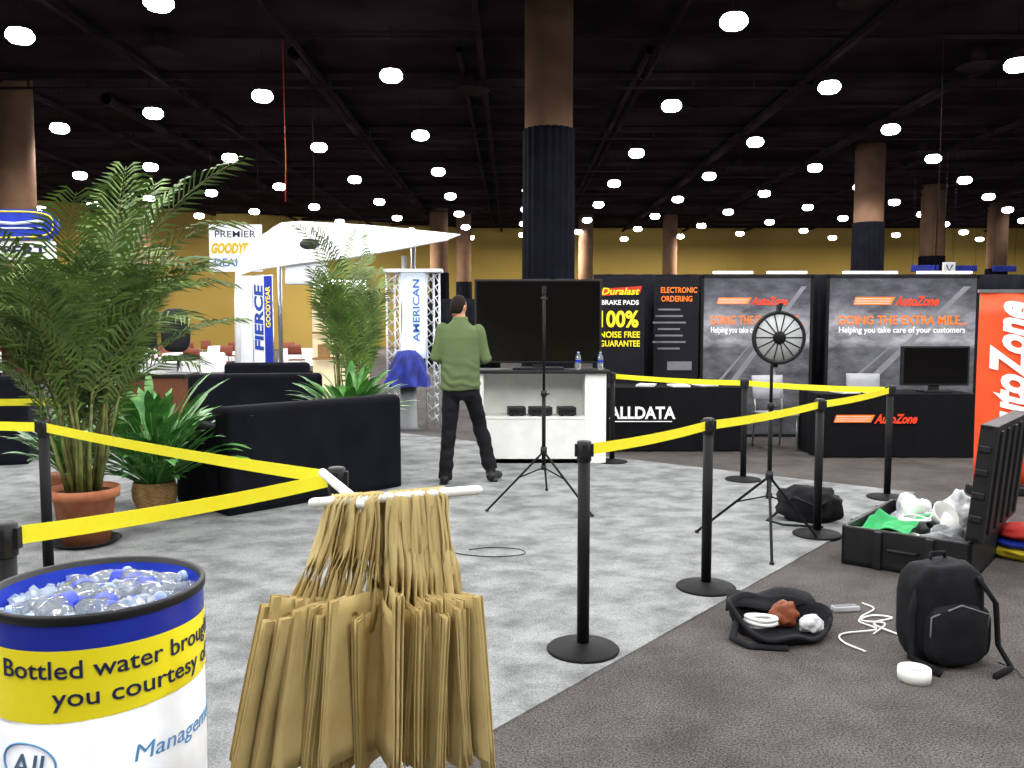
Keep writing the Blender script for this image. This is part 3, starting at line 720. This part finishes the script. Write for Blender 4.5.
def chair(x,y,rz,m,label,grp):
    t=thing('folding_chair',label,'chair',(x,y,0),rz,group=grp)
    mk('seat',MB().box((0,0,.45),(.42,.42,.04)),m,parent=t,bevel=.015)
    mk('backrest',MB().grid(6,3,lambda s,q:((s-.5)*.42,.21+.03*cos((s-.5)*3)+.04*q,.62+q*.3)),m,parent=t,solid=.03)
    for i in (-1,1):
        mk('leg',MB().tube([(i*.19,-.19,0),(i*.19,-.17,.44)],.012,8),m_chrome,parent=t)
        mk('leg',MB().tube([(i*.19,.25,0),(i*.19,.19,.44),(i*.19,.26,.92)],.012,8),m_chrome,parent=t)
    return t
m_seat=mat('light_grey_vinyl','#a8aab0',.5)
c0=chair(3.35,10.95,0.2,m_seat,'light grey padded chair behind the skirted tables','chairs behind the tables')
dup(c0,(4.65,11.35,0),-.2)
t=thing('roll_up_banner','tall orange-red banner with white vertical lettering','banner',(4.72,8.0,0),0)
mk('banner_sheet',MB().grid(2,8,lambda s,q:((s-.5)*.85,.01*sin(q*3),.1+q*1.78)),mat('orange_banner','#f65a26',.5,col2='#f05220'),parent=t,solid=.003)
mk('top_rail',MB().box((0,0,1.89),(.88,.03,.03)),m_chrome,parent=t)
mk('base',MB().box((0,0,.05),(.9,.2,.09)),m_black,parent=t,bevel=.02)
mk('support_pole',MB().tube([(0,.05,.05),(0,.03,1.88)],.01,8),m_chrome,parent=t)
text('AutoZone',m_wtx,t,(-.14,-.014,1.15),h=.34,w=1.32,rot=(pi/2,-pi/2,0),shear=.25,bold=.04)
for (x,y,z,w,h,e) in [(13.7,29,3.38,.9,.22,0),(15.3,29.6,3.42,.9,.2,0),(16.8,29.8,3.42,.8,.2,0),(12.3,26,3.1,.5,.2,0),(14.1,28.2,3.35,.4,.36,1)]:
    t=thing('hanging_sign','blue hanging sign above the far booths','sign',(x,y,z))
    mk('sign_panel',MB().box((0,0,0),(w,.06,h)),m_whitefab if e else m_dblue,parent=t,bevel=.01)
    if e: mk('sign_emblem',MB().tube([(-.1,-.04,.1),(0,-.04,-.1),(.1,-.04,.1)],.02,6),m_navytx,parent=t); t['label']='white hanging sign with a dark chevron emblem'
    mk('cable',MB().tube([(-w/2+.05,0,h/2),(-w/2+.05,0,7.8-z)],.004,5).tube([(w/2-.05,0,h/2),(w/2-.05,0,7.8-z)],.004,5),m_beam,parent=t)
for (x,y,z0,m) in [(7.7,15.9,2.3,m_beam),(-4.9,19,4.2,m_red),(-4.3,19,2.9,m_beam)]:
    mk('hanging_cable',MB().tube([(0,0,z0),(.02,0,5),(0,0,7.8)],.01,6),m,loc=(x,y,0),label='thin cable hanging down from the dark ceiling',cat='cable')

# ---------------- floor clutter
case=thing('equipment_case','large open black hard transit case with ribbed lid upright','case',(2.80,5.20,0),math.atan2(u.y,u.x))
Lc,Wc=1.12,.78; t_=.03; Hc=.26
mk('case_base',MB().box((Lc/2,Wc/2,.02),(Lc,Wc,.04)).box((Lc/2,t_/2,Hc/2),(Lc,t_,Hc)).box((Lc/2,Wc-t_/2,Hc/2),(Lc,t_,Hc)).box((t_/2,Wc/2,Hc/2),(t_,Wc,Hc)).box((Lc-t_/2,Wc/2,Hc/2),(t_,Wc,Hc)).box((-.012,Wc*.3,Hc/2),(.024,.05,Hc*.95)).box((-.012,Wc*.7,Hc/2),(.024,.05,Hc*.95)).box((Lc*.3,Wc+.01,Hc/2),(.05,.024,Hc*.95)),m_black,parent=case,bevel=.008)
LM=Matrix.Translation((0,-.03,Hc+.01))@Matrix.Rotation(math.radians(5),4,'X')
WL=.72
lid=MB().box((Lc/2,-.01,WL/2),(Lc,.03,WL),M=LM).box((Lc/2,.03,.015),(Lc,.08,.03),M=LM).box((Lc/2,.03,WL-.015),(Lc,.08,.03),M=LM).box((.015,.03,WL/2),(.03,.08,WL),M=LM).box((Lc-.015,.03,WL/2),(.03,.08,WL),M=LM)
for k in range(5): lid.box((Lc*(.12+.19*k),-.03,WL/2),(.06,.02,WL*.9),M=LM)
for k in range(4): lid.box((-.008,.03,WL*(.2+.2*k)),(.016,.07,.04),M=LM)
mk('case_lid',lid,m_black,parent=case,bevel=.006)
for k in (.25,.75): mk('latch',MB().box((Lc*k,Wc+.012,.22),(.07,.024,.08)),m_grey,parent=case,bevel=.005)
mk('handle',MB().tube([(-.02,Wc*.38,.15),(-.06,Wc*.4,.15),(-.06,Wc*.6,.15),(-.02,Wc*.62,.15)],.012,8),m_satin,parent=case)
def crumple(name,c,rad,m,label,cat,seed,amp=.35,fr=3,rz=0,zmin=None):
    off=Vector((seed*3.7,seed*1.3,0))
    def fn(d): return 1+amp*noise.noise(d*fr*.6+off)+amp*.4*abs(noise.noise(d*fr*1.8+off))
    mb=MB().ball((0,0,0),rad,40,24,fn=fn)
    lo=-rad[2]*.7
    mb.v=[(p[0],p[1],max(p[2],lo)-lo) for p in mb.v]
    return mk(name,mb,m,loc=c,rot=(0,0,rz),label=label,cat=cat)
def cl_(a,b_,z):
    p=Vector((2.80,5.20))+u*a+v*b_; return (p.x,p.y,z)
ca_=math.atan2(u.y,u.x)
m_grn=mat('bright_green_cloth','#38b86c',.8,col2='#229a54'); m_bag=mat('white_plastic_film','#eceef0',.5,col2='#b0b4b9',scale=14,bump=1,bscale=30)
def gsheet(s,q):
    return ((s-.5)*.62,(q-.5)*.34,.05*noise.noise(Vector((s*4,q*3,1)))+.035*sin(q*5+s*2)+.14)
gs=MB().grid(28,16,gsheet,smooth=False)
mk('green_sheet',gs,m_grn,loc=cl_(.36,.56,.10),rot=(0,.0,ca_),solid=.006,label='bright green folded cloth draped inside the open case',cat='cloth')
crumple('cloth_bundle',cl_(.4,.56,.04),(.22,.12,.11),m_grn,'bright green cloth packed in the open case','cloth',7,rz=ca_)
crumple('plastic_bag',cl_(.92,.56,.04),(.14,.13,.17),m_bag,'crumpled white plastic bag in the open case','plastic bag',3,amp=.4)
crumple('plastic_bag',cl_(.93,.26,.04),(.12,.13,.22),m_bag,'crumpled white plastic bag in the open case','plastic bag',8,amp=.4)
crumple('plastic_bag',cl_(.25,.22,.04),(.16,.12,.14),mat('grey_plastic_film','#8c9094',.4,col2='#54585c',scale=9,bump=.8,bscale=30),'crumpled grey plastic wrap in the open case','plastic bag',4,amp=.4)
def device(a_,b_,z,rz,s=1):
    t=thing('work_light','white round-headed clamp light packed in the open case','lamp',cl_(a_,b_,z),rz)
    Mx=Matrix.Rotation(.9,4,'X')
    mk('lamp_head',MB().open_lathe([(.03*s,-.06),(.045*s,-.05),(.085*s,.0),(.10*s,.03),(.095*s,.035),(.04*s,-.03),(.001,-.035)],32,M=Mx),m_white,parent=t)
    mk('socket',MB().lathe([(.028*s,-.14),(.032*s,-.06),(.001,-.05)],20,M=Mx),m_grey,parent=t)
    mk('clamp_arm',MB().tube([(0,.05,-.08),(.06,.09,-.08),(.13,.06,-.06)],.012,8,cap='round'),m_white,parent=t)
device(.62,.30,.28,.4);device(.72,.52,.27,2.4,.9);device(.45,.22,.26,1.5,.85)
def coil(c,r,n,m,label,rr=.006,h=.01,seed=1,name='cable_coil'):
    rd_=random.Random(seed); pts=[]
    for k in range(n*20):
        a=2*pi*k/20; q=r*(1+.15*sin(a*.37+seed)+.02*rd_.uniform(-1,1)); pts.append((q*cos(a),q*sin(a)*.8,rr+h*(k/(n*20))*n*.6+.006*sin(a*1.3)))
    return mk(name,MB().tube(pts,rr,7,cap='round'),m,loc=c,label=label,cat='cable')
coil(cl_(.14,.42,.19),.09,4,m_whitep,'white coiled cable lying on the case contents',.008)
coil(cl_(.45,.44,.25),.09,4,m_whitep,'white coiled cable lying on the case contents',.008,seed=4)
coil(cl_(.8,.42,.24),.09,3,m_whitep,'white coiled cable lying on the case contents',.008,seed=6)
bp=thing('backpack','black backpack standing upright on the dark carpet','backpack',(2.04,4.05,0),.15)
def sup(c,rad,ex=.45,seg=32,nv=20,fnn=None):
    mb=MB()
    def sg(x,e): return math.copysign(abs(x)**e,x)
    vs=[];fs=[]
    for i in range(nv+1):
        th=pi*i/nv
        for j in range(seg):
            a=2*pi*j/seg; k=1+(fnn(Vector((cos(a)*sin(th),sin(a)*sin(th),cos(th)))) if fnn else 0)
            vs.append((c[0]+rad[0]*sg(sin(th),ex)*sg(cos(a),ex)*k,c[1]+rad[1]*sg(sin(th),ex)*sg(sin(a),ex)*k,c[2]+rad[2]*sg(cos(th),ex)*k))
    for i in range(nv):
        for j in range(seg):
            k=(j+1)%seg; fs.append((i*seg+j,(i+1)*seg+j,(i+1)*seg+k,i*seg+k))
    return mb.add(vs,fs,0,True)
m_nylon=mat('black_nylon','#17181f',.8,col2='#0e0f14',scale=12,bump=.3,bscale=200,spec=.25)
nz=lambda d:.07*noise.noise(d*3)
mk('main_compartment',sup((0,0,.24),(.19,.11,.24),.55,fnn=nz),m_nylon,parent=bp)
mk('front_pocket',sup((0,-.12,.16),(.15,.05,.14),.6,fnn=nz),m_nylon,parent=bp)
mk('side_pocket',sup((.19,-.02,.14),(.03,.07,.12),.6),m_nylon,parent=bp)
mk('zipper',MB().tube([(-.14,-.135,.1),(-.145,-.15,.26),(0,-.155,.31),(.145,-.15,.26),(.14,-.135,.1)],.004,6),m_grey,parent=bp)
mk('carry_handle',MB().tube([(-.04,.03,.46),(-.035,.03,.51),(.035,.03,.51),(.04,.03,.46)],.009,8),m_nylon,parent=bp)
mk('strap',MB().tube([(.12,-.1,.42),(.2,-.12,.3),(.22,-.12,.1),(.23,-.2,.02),(.1,-.26,.012)],.012,8,sx=1.6),m_nylon,parent=bp)
mk('strap',MB().tube([(-.14,-.05,.42),(-.2,-.08,.25),(-.21,-.1,.06),(-.12,-.2,.012)],.012,8,sx=1.6),m_nylon,parent=bp)
mk('pull_cord',MB().tube([(.2,-.15,.03),(.26,-.2,.01),(.22,-.28,.01),(.27,-.32,.01)],.003,6),m_black,parent=bp)
ob_=thing('open_bag','black soft bag lying open on the carpet with cables inside','bag',(1.38,4.37,0),.1)
def bowl(s,q):
    a=s*2*pi; rx=.25*(.8+.22*q); ry=.19*(.8+.22*q); k=1+.10*sin(a*3+1)+.05*sin(a*5)
    return (rx*k*cos(a),ry*k*sin(a),.012+.09*q**1.3*(1+.75*sin(a-.3)+.2*sin(a*3)+.1*sin(a*7)))
bw=MB().grid(48,6,bowl); bw.add([bowl(i/48,0) for i in range(48)],[tuple(range(48))])
mk('bag_shell',bw,m_nylon,parent=ob_,solid=.022)
mk('flap',MB().grid(14,8,lambda s,q:((s-.5)*(.5-.14*q)+.02*sin(q*4),.11+.14*sin(q*2.6),.10+.09*sin(q*2.9)+.016*sin(s*9+q*3)-.08*q)),m_nylon,parent=ob_,solid=.018)
mk('strap',MB().tube([(-.23,.0,.08),(-.28,-.08,.02),(-.23,-.17,.012),(-.05,-.22,.012)],.012,8,sx=1.6),m_nylon,parent=ob_)
coil((1.28,4.36,.05),.07,6,m_whitep,'white coiled cable inside the open black bag',.010,seed=2)
crumple('cable_bundle',(1.42,4.43,.03),(.07,.05,.07),mat('orange_plastic','#8a4626',.5),'orange cable bundle inside the open black bag','cable',9)
crumple('power_adapter',(1.53,4.34,.03),(.06,.045,.05),m_bag,'white power adapter inside the open black bag','adapter',12,amp=.25)
sb=thing('duffel_bag','slumped black duffel bag beside the prize wheel tripod','bag',(2.40,6.92,0),-.3)
mk('bag_body',sup((0,0,.13),(.24,.14,.15),.75,fnn=lambda d:.28*noise.noise(d*2.5)),m_nylon,parent=sb)
mk('strap',MB().tube([(-.18,-.06,.16),(-.12,-.17,.22),(.05,-.2,.16),(.14,-.1,.2)],.012,8,sx=1.5),m_nylon,parent=sb)
mk('strap',MB().tube([(-.2,0,.1),(-.32,-.12,.012),(-.2,-.25,.012),(.1,-.24,.012)],.01,8,sx=1.5),m_nylon,parent=sb)
tr_=thing('tape_roll','roll of white tape lying flat on the dark carpet','tape',(1.81,3.8,0))
mk('tape',MB().open_lathe([(.04,.002),(.07,.002),(.072,.03),(.07,.058),(.04,.058),(.04,.002)],40),m_white,parent=tr_,)
mk('core',MB().open_lathe([(.0395,.003),(.0395,.056),(.036,.056),(.036,.003),(.0395,.003)],32),m_whitep,parent=tr_)
rm=thing('remote_control','light grey remote control lying on the carpet beside the bag','remote control',(1.86,4.74,0),.15)
mk('case',MB().box((0,0,.016),(.15,.055,.028)),mat('light_grey_plastic','#b4b6ba',.5),parent=rm,bevel=.006)
bt=MB()
for i in range(7):
    for j in range(3): bt.box((-.06+.02*i,-.013+.013*j,.031),(.012,.008,.004))
mk('buttons',bt,m_grey,parent=rm)
def smooth_path(P,n=6):
    P=[Vector(p) for p in P]; o=[]
    for i in range(len(P)-1):
        a,b_,c_,d_=P[max(i-1,0)],P[i],P[i+1],P[min(i+2,len(P)-1)]
        for k in range(n):
            t=k/n; o.append(.5*((2*b_)+(c_-a)*t+(2*a-5*b_+4*c_-d_)*t*t+(3*b_-a-3*c_+d_)*t**3))
    o.append(P[-1]); return o
mk('loose_cord',MB().tube(smooth_path([(1.72,4.12,.008),(1.66,4.25,.008),(1.70,4.36,.008),(1.90,4.42,.01),(1.86,4.55,.008),(1.97,4.64,.008),(2.06,4.60,.008),(1.92,4.5,.012),(1.98,4.36,.008)]),.005,7,cap='round'),m_whitep,label='white power cord lying loosely on the dark carpet',cat='cable')
mk('loose_cord',MB().tube(smooth_path([(2.0,4.85,.008),(2.02,4.74,.012),(1.90,4.62,.008),(1.88,4.53,.016),(1.97,4.48,.02),(1.86,4.36,.008)]),.004,7,cap='round'),m_whitep,label='white power cord lying loosely on the dark carpet',cat='cable')
pts=[(-.45,5.95),(-.3,5.85),(-.1,5.8),(.08,5.86),(.05,5.98),(-.15,6.02),(-.3,5.95)]
mk('thin_cable',MB().tube(smooth_path([(x,y,ZC+.004+.002*i) for i,(x,y) in enumerate(pts)]),.0035,6),m_satin,label='thin black cable lying on the light booth carpet',cat='cable')
for k,(m,dz) in enumerate([(mat('yellow_cloth','#d8c020',.8),0),(m_blue,.06),(mat('red_cloth','#c0261c',.8),.13)]):
    o=crumple('folded_shirt',(3.54+.02*k,5.88-.02*k,dz),(.24,.2,.06),m,['yellow','blue','red'][k]+' folded cloth in a small pile on the carpet','cloth',20+k,amp=.15)

# ---------------- left: tyre booth canopy etc
cp=thing('booth_canopy','white tensioned fabric canopy with curved roof on a tall frame','canopy',(0,0,0))
def itp(tab,s):
    for (a,va),(b_,vb) in zip(tab,tab[1:]):
        if s<=b_:
            t=(s-a)/(b_-a); return va+(vb-va)*t
    return tab[-1][1]
def can(s,q):
    x=-4.75+3.75*s; y=15+2.0*q
    zn=itp([(0,2.40),(.08,2.50),(.3,2.62),(.55,2.72),(.8,2.88),(1,3.02)],s)
    zf=itp([(0,3.42),(.05,3.52),(.15,3.55),(.5,3.48),(1,3.30)],s)
    z=zn+(zf-zn)*q
    return (x+.1*q*(1-s)-.10*(1-q)*s,y-.25*sin(pi*q)*(1-s),z)
mk('canopy_roof',MB().grid(40,12,can),m_whitefab,parent=cp,solid=.02)
mk('front_beam',MB().tube([can(i/16,0) for i in range(17)],.022,10),m_whitefab,parent=cp)
mk('front_arch',MB().tube([(-4.72,14.95,.0),(-4.72,14.95,2.0),(-4.68,14.95,2.5),(-4.55,15.1,2.85),(-4.45,15.6,3.1),(-4.35,16.5,3.4)],.05,12),m_whitefab,parent=cp)
for (x,y,z) in [(-1.85,15.0,2.74),(-4.5,16.9,3.4),(-1.9,16.8,3.3)]:
    mk('frame_post',MB().tube([(x,y,0),(x,y,z)],.045,12),m_chrome,parent=cp)
mk('front_support',MB().box((-4.58,15.06,1.2),(.24,.2,2.4)),m_whitefab,parent=cp,bevel=.03)
mk('fascia_box',MB().box((-3.55,15.1,2.5),(.75,.1,.5)),m_whitefab,parent=cp,bevel=.04)
mk('logo_disc',MB().lathe([(.17,0),(.16,.015),(.001,.02)],32,M=Matrix.Translation((-3.45,14.9,2.93))@Matrix.Rotation(pi/2-.3,4,'X')@Matrix.Scale(.6,4,(0,1,0))),m_black,parent=cp)
t=thing('booth_wall','beige booth wall panel with added glow under the white canopy','booth wall',(-3.35,17,0))
mk('panel',MB().box((0,0,1.15),(1.1,.06,2.3)),mat('beige_glow','#e8d8b0',.6,emit=.5),parent=t,bevel=.01)  # glow put into the panel material stands in for booth lighting
mk('shelf',MB().box((0,-.15,.9),(1.0,.3,.04)).box((0,-.15,1.4),(1.0,.3,.04)).box((0,-.15,1.9),(1.0,.3,.04)).box((-.3,-.15,1.05),(.2,.2,.25)).box((.3,-.15,1.55),(.3,.2,.22)).box((-.2,-.15,2.02),(.25,.2,.18)),mat('light_wood','#b58a55',.6),parent=t)
mk('backlit_box',MB().box((.0,-.02,2.35),(1.0,.1,.14)),mat('light_bar_glow','#ffffff',.4,emit=4),parent=t)
fl=thing('vertical_banner','tall narrow white and blue vertical banner with tyre brand lettering','banner',(-3.98,14.0,0))
mk('banner_white',MB().box((-.09,0,1.33),(.18,.02,2.02)),m_whitefab,parent=fl)
mk('banner_blue',MB().box((.06,0,1.33),(.12,.02,2.02)),m_blue,parent=fl)
text('FIERCE',mat('strong_blue_print','#1f4ab0',.5),fl,(-.09,-.015,1.68),h=.13,w=1.04,rot=(pi/2,-pi/2,0),bold=.04,shear=.15)
text('GOODYEAR',m_ytx,fl,(.06,-.015,1.85),h=.07,w=.66,rot=(pi/2,-pi/2,0),bold=.02)
mk('banner_frame',MB().tube([(-.19,.02,0),(-.19,.02,2.35)],.012,8).tube([(.13,.02,0),(.13,.02,2.35)],.012,8).tube([(-.19,.02,2.35),(.13,.02,2.35)],.012,8),m_chrome,parent=fl)
sg_=thing('hanging_sign','white hanging sign with yellow and blue lettering','sign',(-7.1,22.5,3.5))
mk('sign_panel',MB().box((0,0,0),(1.35,.05,1.2)),m_whitefab,parent=sg_)
m_ytx2=mat('golden_print','#d8b400',.6)
text('PREMIER',m_navytx,sg_,(0,-.03,.36),h=.17,w=1.05,bold=.005); text('GOODYEAR',m_ytx2,sg_,(0,-.03,0),h=.24,w=1.25,shear=.15,bold=.06); text('DEALER',m_bluetx,sg_,(-.05,-.03,-.36),h=.2,w=1.0,bold=.02)
mk('cable',MB().tube([(-.6,0,.6),(-.6,0,4.2)],.006,5).tube([(.6,0,.6),(.6,0,4.2)],.006,5),m_beam,parent=sg_)
bs=thing('booth_sign','rounded blue sign above a white sign board on tall posts','sign',(-6.75,11.6,0))
def cap_shape(w,h,y,d):
    mb=MB(); n_=40; vs=[]
    for yy in (y,y+d):
        for k in range(n_):
            a=2*pi*k/n_; vs.append((w/2*math.copysign(abs(cos(a))**.5,cos(a)),yy,h/2*math.copysign(abs(sin(a))**.6,sin(a))))
    fs=[tuple(range(n_)),tuple(range(n_,2*n_))[::-1]]+[(k,n_+k,n_+(k+1)%n_,(k+1)%n_) for k in range(n_)]
    return mb.add(vs,fs,0,False,M=Matrix.Translation((0,0,2.89)))
mk('blue_panel',cap_shape(1.5,.4,-.04,.08),m_blue,parent=bs)
mk('yellow_outline',MB().tube([(1.4/2*math.copysign(abs(cos(k*pi/20))**.5,cos(k*pi/20)),-.045,2.89+.17*math.copysign(abs(sin(k*pi/20))**.6,sin(k*pi/20))) for k in range(40)],.010,6,closed=True),m_ytx,parent=bs)
em=MB()
em.tube([(-.5,-.05,2.86),(-.1,-.05,2.92),(.2,-.05,2.90),(.6,-.05,2.94)],.022,8)
em.tube([(-.45,-.05,2.80),(.0,-.05,2.84),(.55,-.05,2.84)],.012,8)
mk('swoosh_emblem',em,mat('pale_blue_print','#dce6fa',.5),parent=bs)
mk('white_panel',MB().box((0,0,2.55),(1.4,.06,.24)),m_whitefab,parent=bs,bevel=.01)
text('EXPERT',m_navytx,bs,(.14,-.035,2.55),h=.12,w=.92,bold=.03)
mk('post',MB().tube([(-.6,.05,0),(-.6,.05,2.9)],.03,8).tube([(.6,.05,0),(.6,.05,2.9)],.03,8),m_chrome,parent=bs)
tw=thing('truss_tower','silver truss display tower with white glowing fabric and blue cloth','display tower',(-1.5,13.2,0))
m_trs=mat('bright_silver_truss','#dfe2e6',.4,metal=.3)
tm=MB()
for cx in (-.3,.3):
    for (ox,oy) in [(-.1,0),(.1,0),(0,.17)]:
        tm.tube([(cx+ox,oy,0),(cx+ox,oy,2.35)],.016,8)
    for k in range(14):
        z=.05+k*.165
        tm.tube([(cx-.1,0,z),(cx+.1,0,z+.16)],.009,6); tm.tube([(cx+.1,0,z),(cx,.17,z+.16)],.009,6); tm.tube([(cx,.17,z),(cx-.1,0,z+.16)],.009,6)
mk('truss_frame',tm,m_trs,parent=tw)
mk('top_beam',MB().box((0,.05,2.38),(.9,.25,.05)),m_whitefab,parent=tw,bevel=.01)
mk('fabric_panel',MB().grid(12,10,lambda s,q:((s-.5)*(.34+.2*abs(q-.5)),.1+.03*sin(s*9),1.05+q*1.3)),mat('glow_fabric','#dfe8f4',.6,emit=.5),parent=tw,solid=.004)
text('AMERICAN',m_bluetx,tw,(.04,.05,1.78),h=.10,w=.95,rot=(pi/2,-pi/2,0),bold=.02)
bc=MB().open_lathe([(.32,.66),(.31,.70),(.29,.78),(.27,.86),(.25,.94),(.22,1.02),(.19,1.10),(.15,1.16),(.001,1.19)],72,c=(-.05,-.3,0),rf=lambda a,z:1+.10*sin(a*7+z*6)+.06*sin(a*13-z*14))
bc.v=[(x,y,z+.03*noise.noise(Vector((x*9,y*9,3)))) for x,y,z in bc.v]
mk('blue_cloth',bc,m_dblue,parent=tw)
mk('cloth_pedestal',MB().lathe([(.2,0),(.14,.05),(.1,1.0),(.001,1.02)],20,c=(-.05,-.3,0)),m_grey,parent=tw)
def rtable(x,y,label='round table with a white cloth in the seating area'):
    t=thing('round_table',label,'table',(x,y,0))
    mk('tablecloth',MB().open_lathe([(.001,.75),(.8,.75),(.82,.72),(.86,.3),(.9,.25)],48,rf=lambda a,z:1+(.0 if z>.7 else .03*sin(a*12))),m_whitefab,parent=t)
    mk('pedestal',MB().lathe([(.3,0),(.05,.05),(.05,.74)],16),m_satin,parent=t)
m_ch=mat('brown_red_upholstery','#8a4632',.7)
c1=None
for (x,y) in [(-8.8,24),(-11.8,27.2),(-6.6,27.8),(-14.2,24),(-10,31)]:
    rtable(x,y)
    for k in range(5):
        a=2*pi*k/5+x; px,py=x+1.2*cos(a),y+1.2*sin(a); rz=a-pi/2
        if c1 is None: c1=chair(px,py,rz,m_ch,'reddish-brown padded chair at a round white table','dining chairs')
        else: dup(c1,(px,py,0),rz)
t=thing('covered_table','table covered with a white cloth beyond the sofas','table',(-7.3,17.5,0))
mk('tablecloth',MB().box((0,0,.4),(1.6,.8,.76)),m_whitefab,parent=t,bevel=.03)
mk('table_top',MB().box((0,0,.79),(1.62,.82,.02)),m_whitefab,parent=t)
t=thing('wooden_counter','low brown wooden counter beyond the sofas','counter',(-5.3,13,0))
mk('body',MB().box((0,0,.4),(.9,.5,.8)),mat('brown_wood','#6e3f22',.5),parent=t,bevel=.01)
mk('counter_top',MB().box((0,0,.82),(1.0,.6,.05)),m_black,parent=t,bevel=.01)
t=thing('office_chair','tall black office chair beyond the sofas','chair',(-6.35,16.5,0),.5)
mk('seat',MB().box((0,0,.92),(.55,.5,.1)),m_black,parent=t,bevel=.04)
mk('backrest',sup((0,.25,1.45),(.27,.06,.42),.6),m_black,parent=t)
mk('column',MB().tube([(0,0,.1),(0,0,.9)],.03,10),m_chrome,parent=t)
for k in range(5): mk('leg',MB().tube([(0,0,.12),(.3*cos(k*1.257),.3*sin(k*1.257),.04)],.02,8,cap='round'),m_black,parent=t)
for (x,y,w) in [(-2.0,30,3.2),(3.0,34,6)]:
    drape(x-w/2,x+w/2,y,2.4,'black drape partition of a far booth')

# ---------------- world, camera
w=bpy.data.worlds.new('World'); sc.world=w; w.use_nodes=True
w.node_tree.nodes['Background'].inputs[0].default_value=(.5,.45,.5,1); w.node_tree.nodes['Background'].inputs[1].default_value=.15
cam=bpy.data.cameras.new('camera'); co=bpy.data.objects.new('camera',cam); sc.collection.objects.link(co); sc.camera=co
cam.sensor_width=36; cam.lens=30.5; co.location=(0,0,1.6+ZC); co.rotation_euler=(math.radians(90-4.09),0,0); cam.clip_end=200
sc.view_settings.view_transform='Standard'; sc.view_settings.look='None'; sc.view_settings.exposure=.25
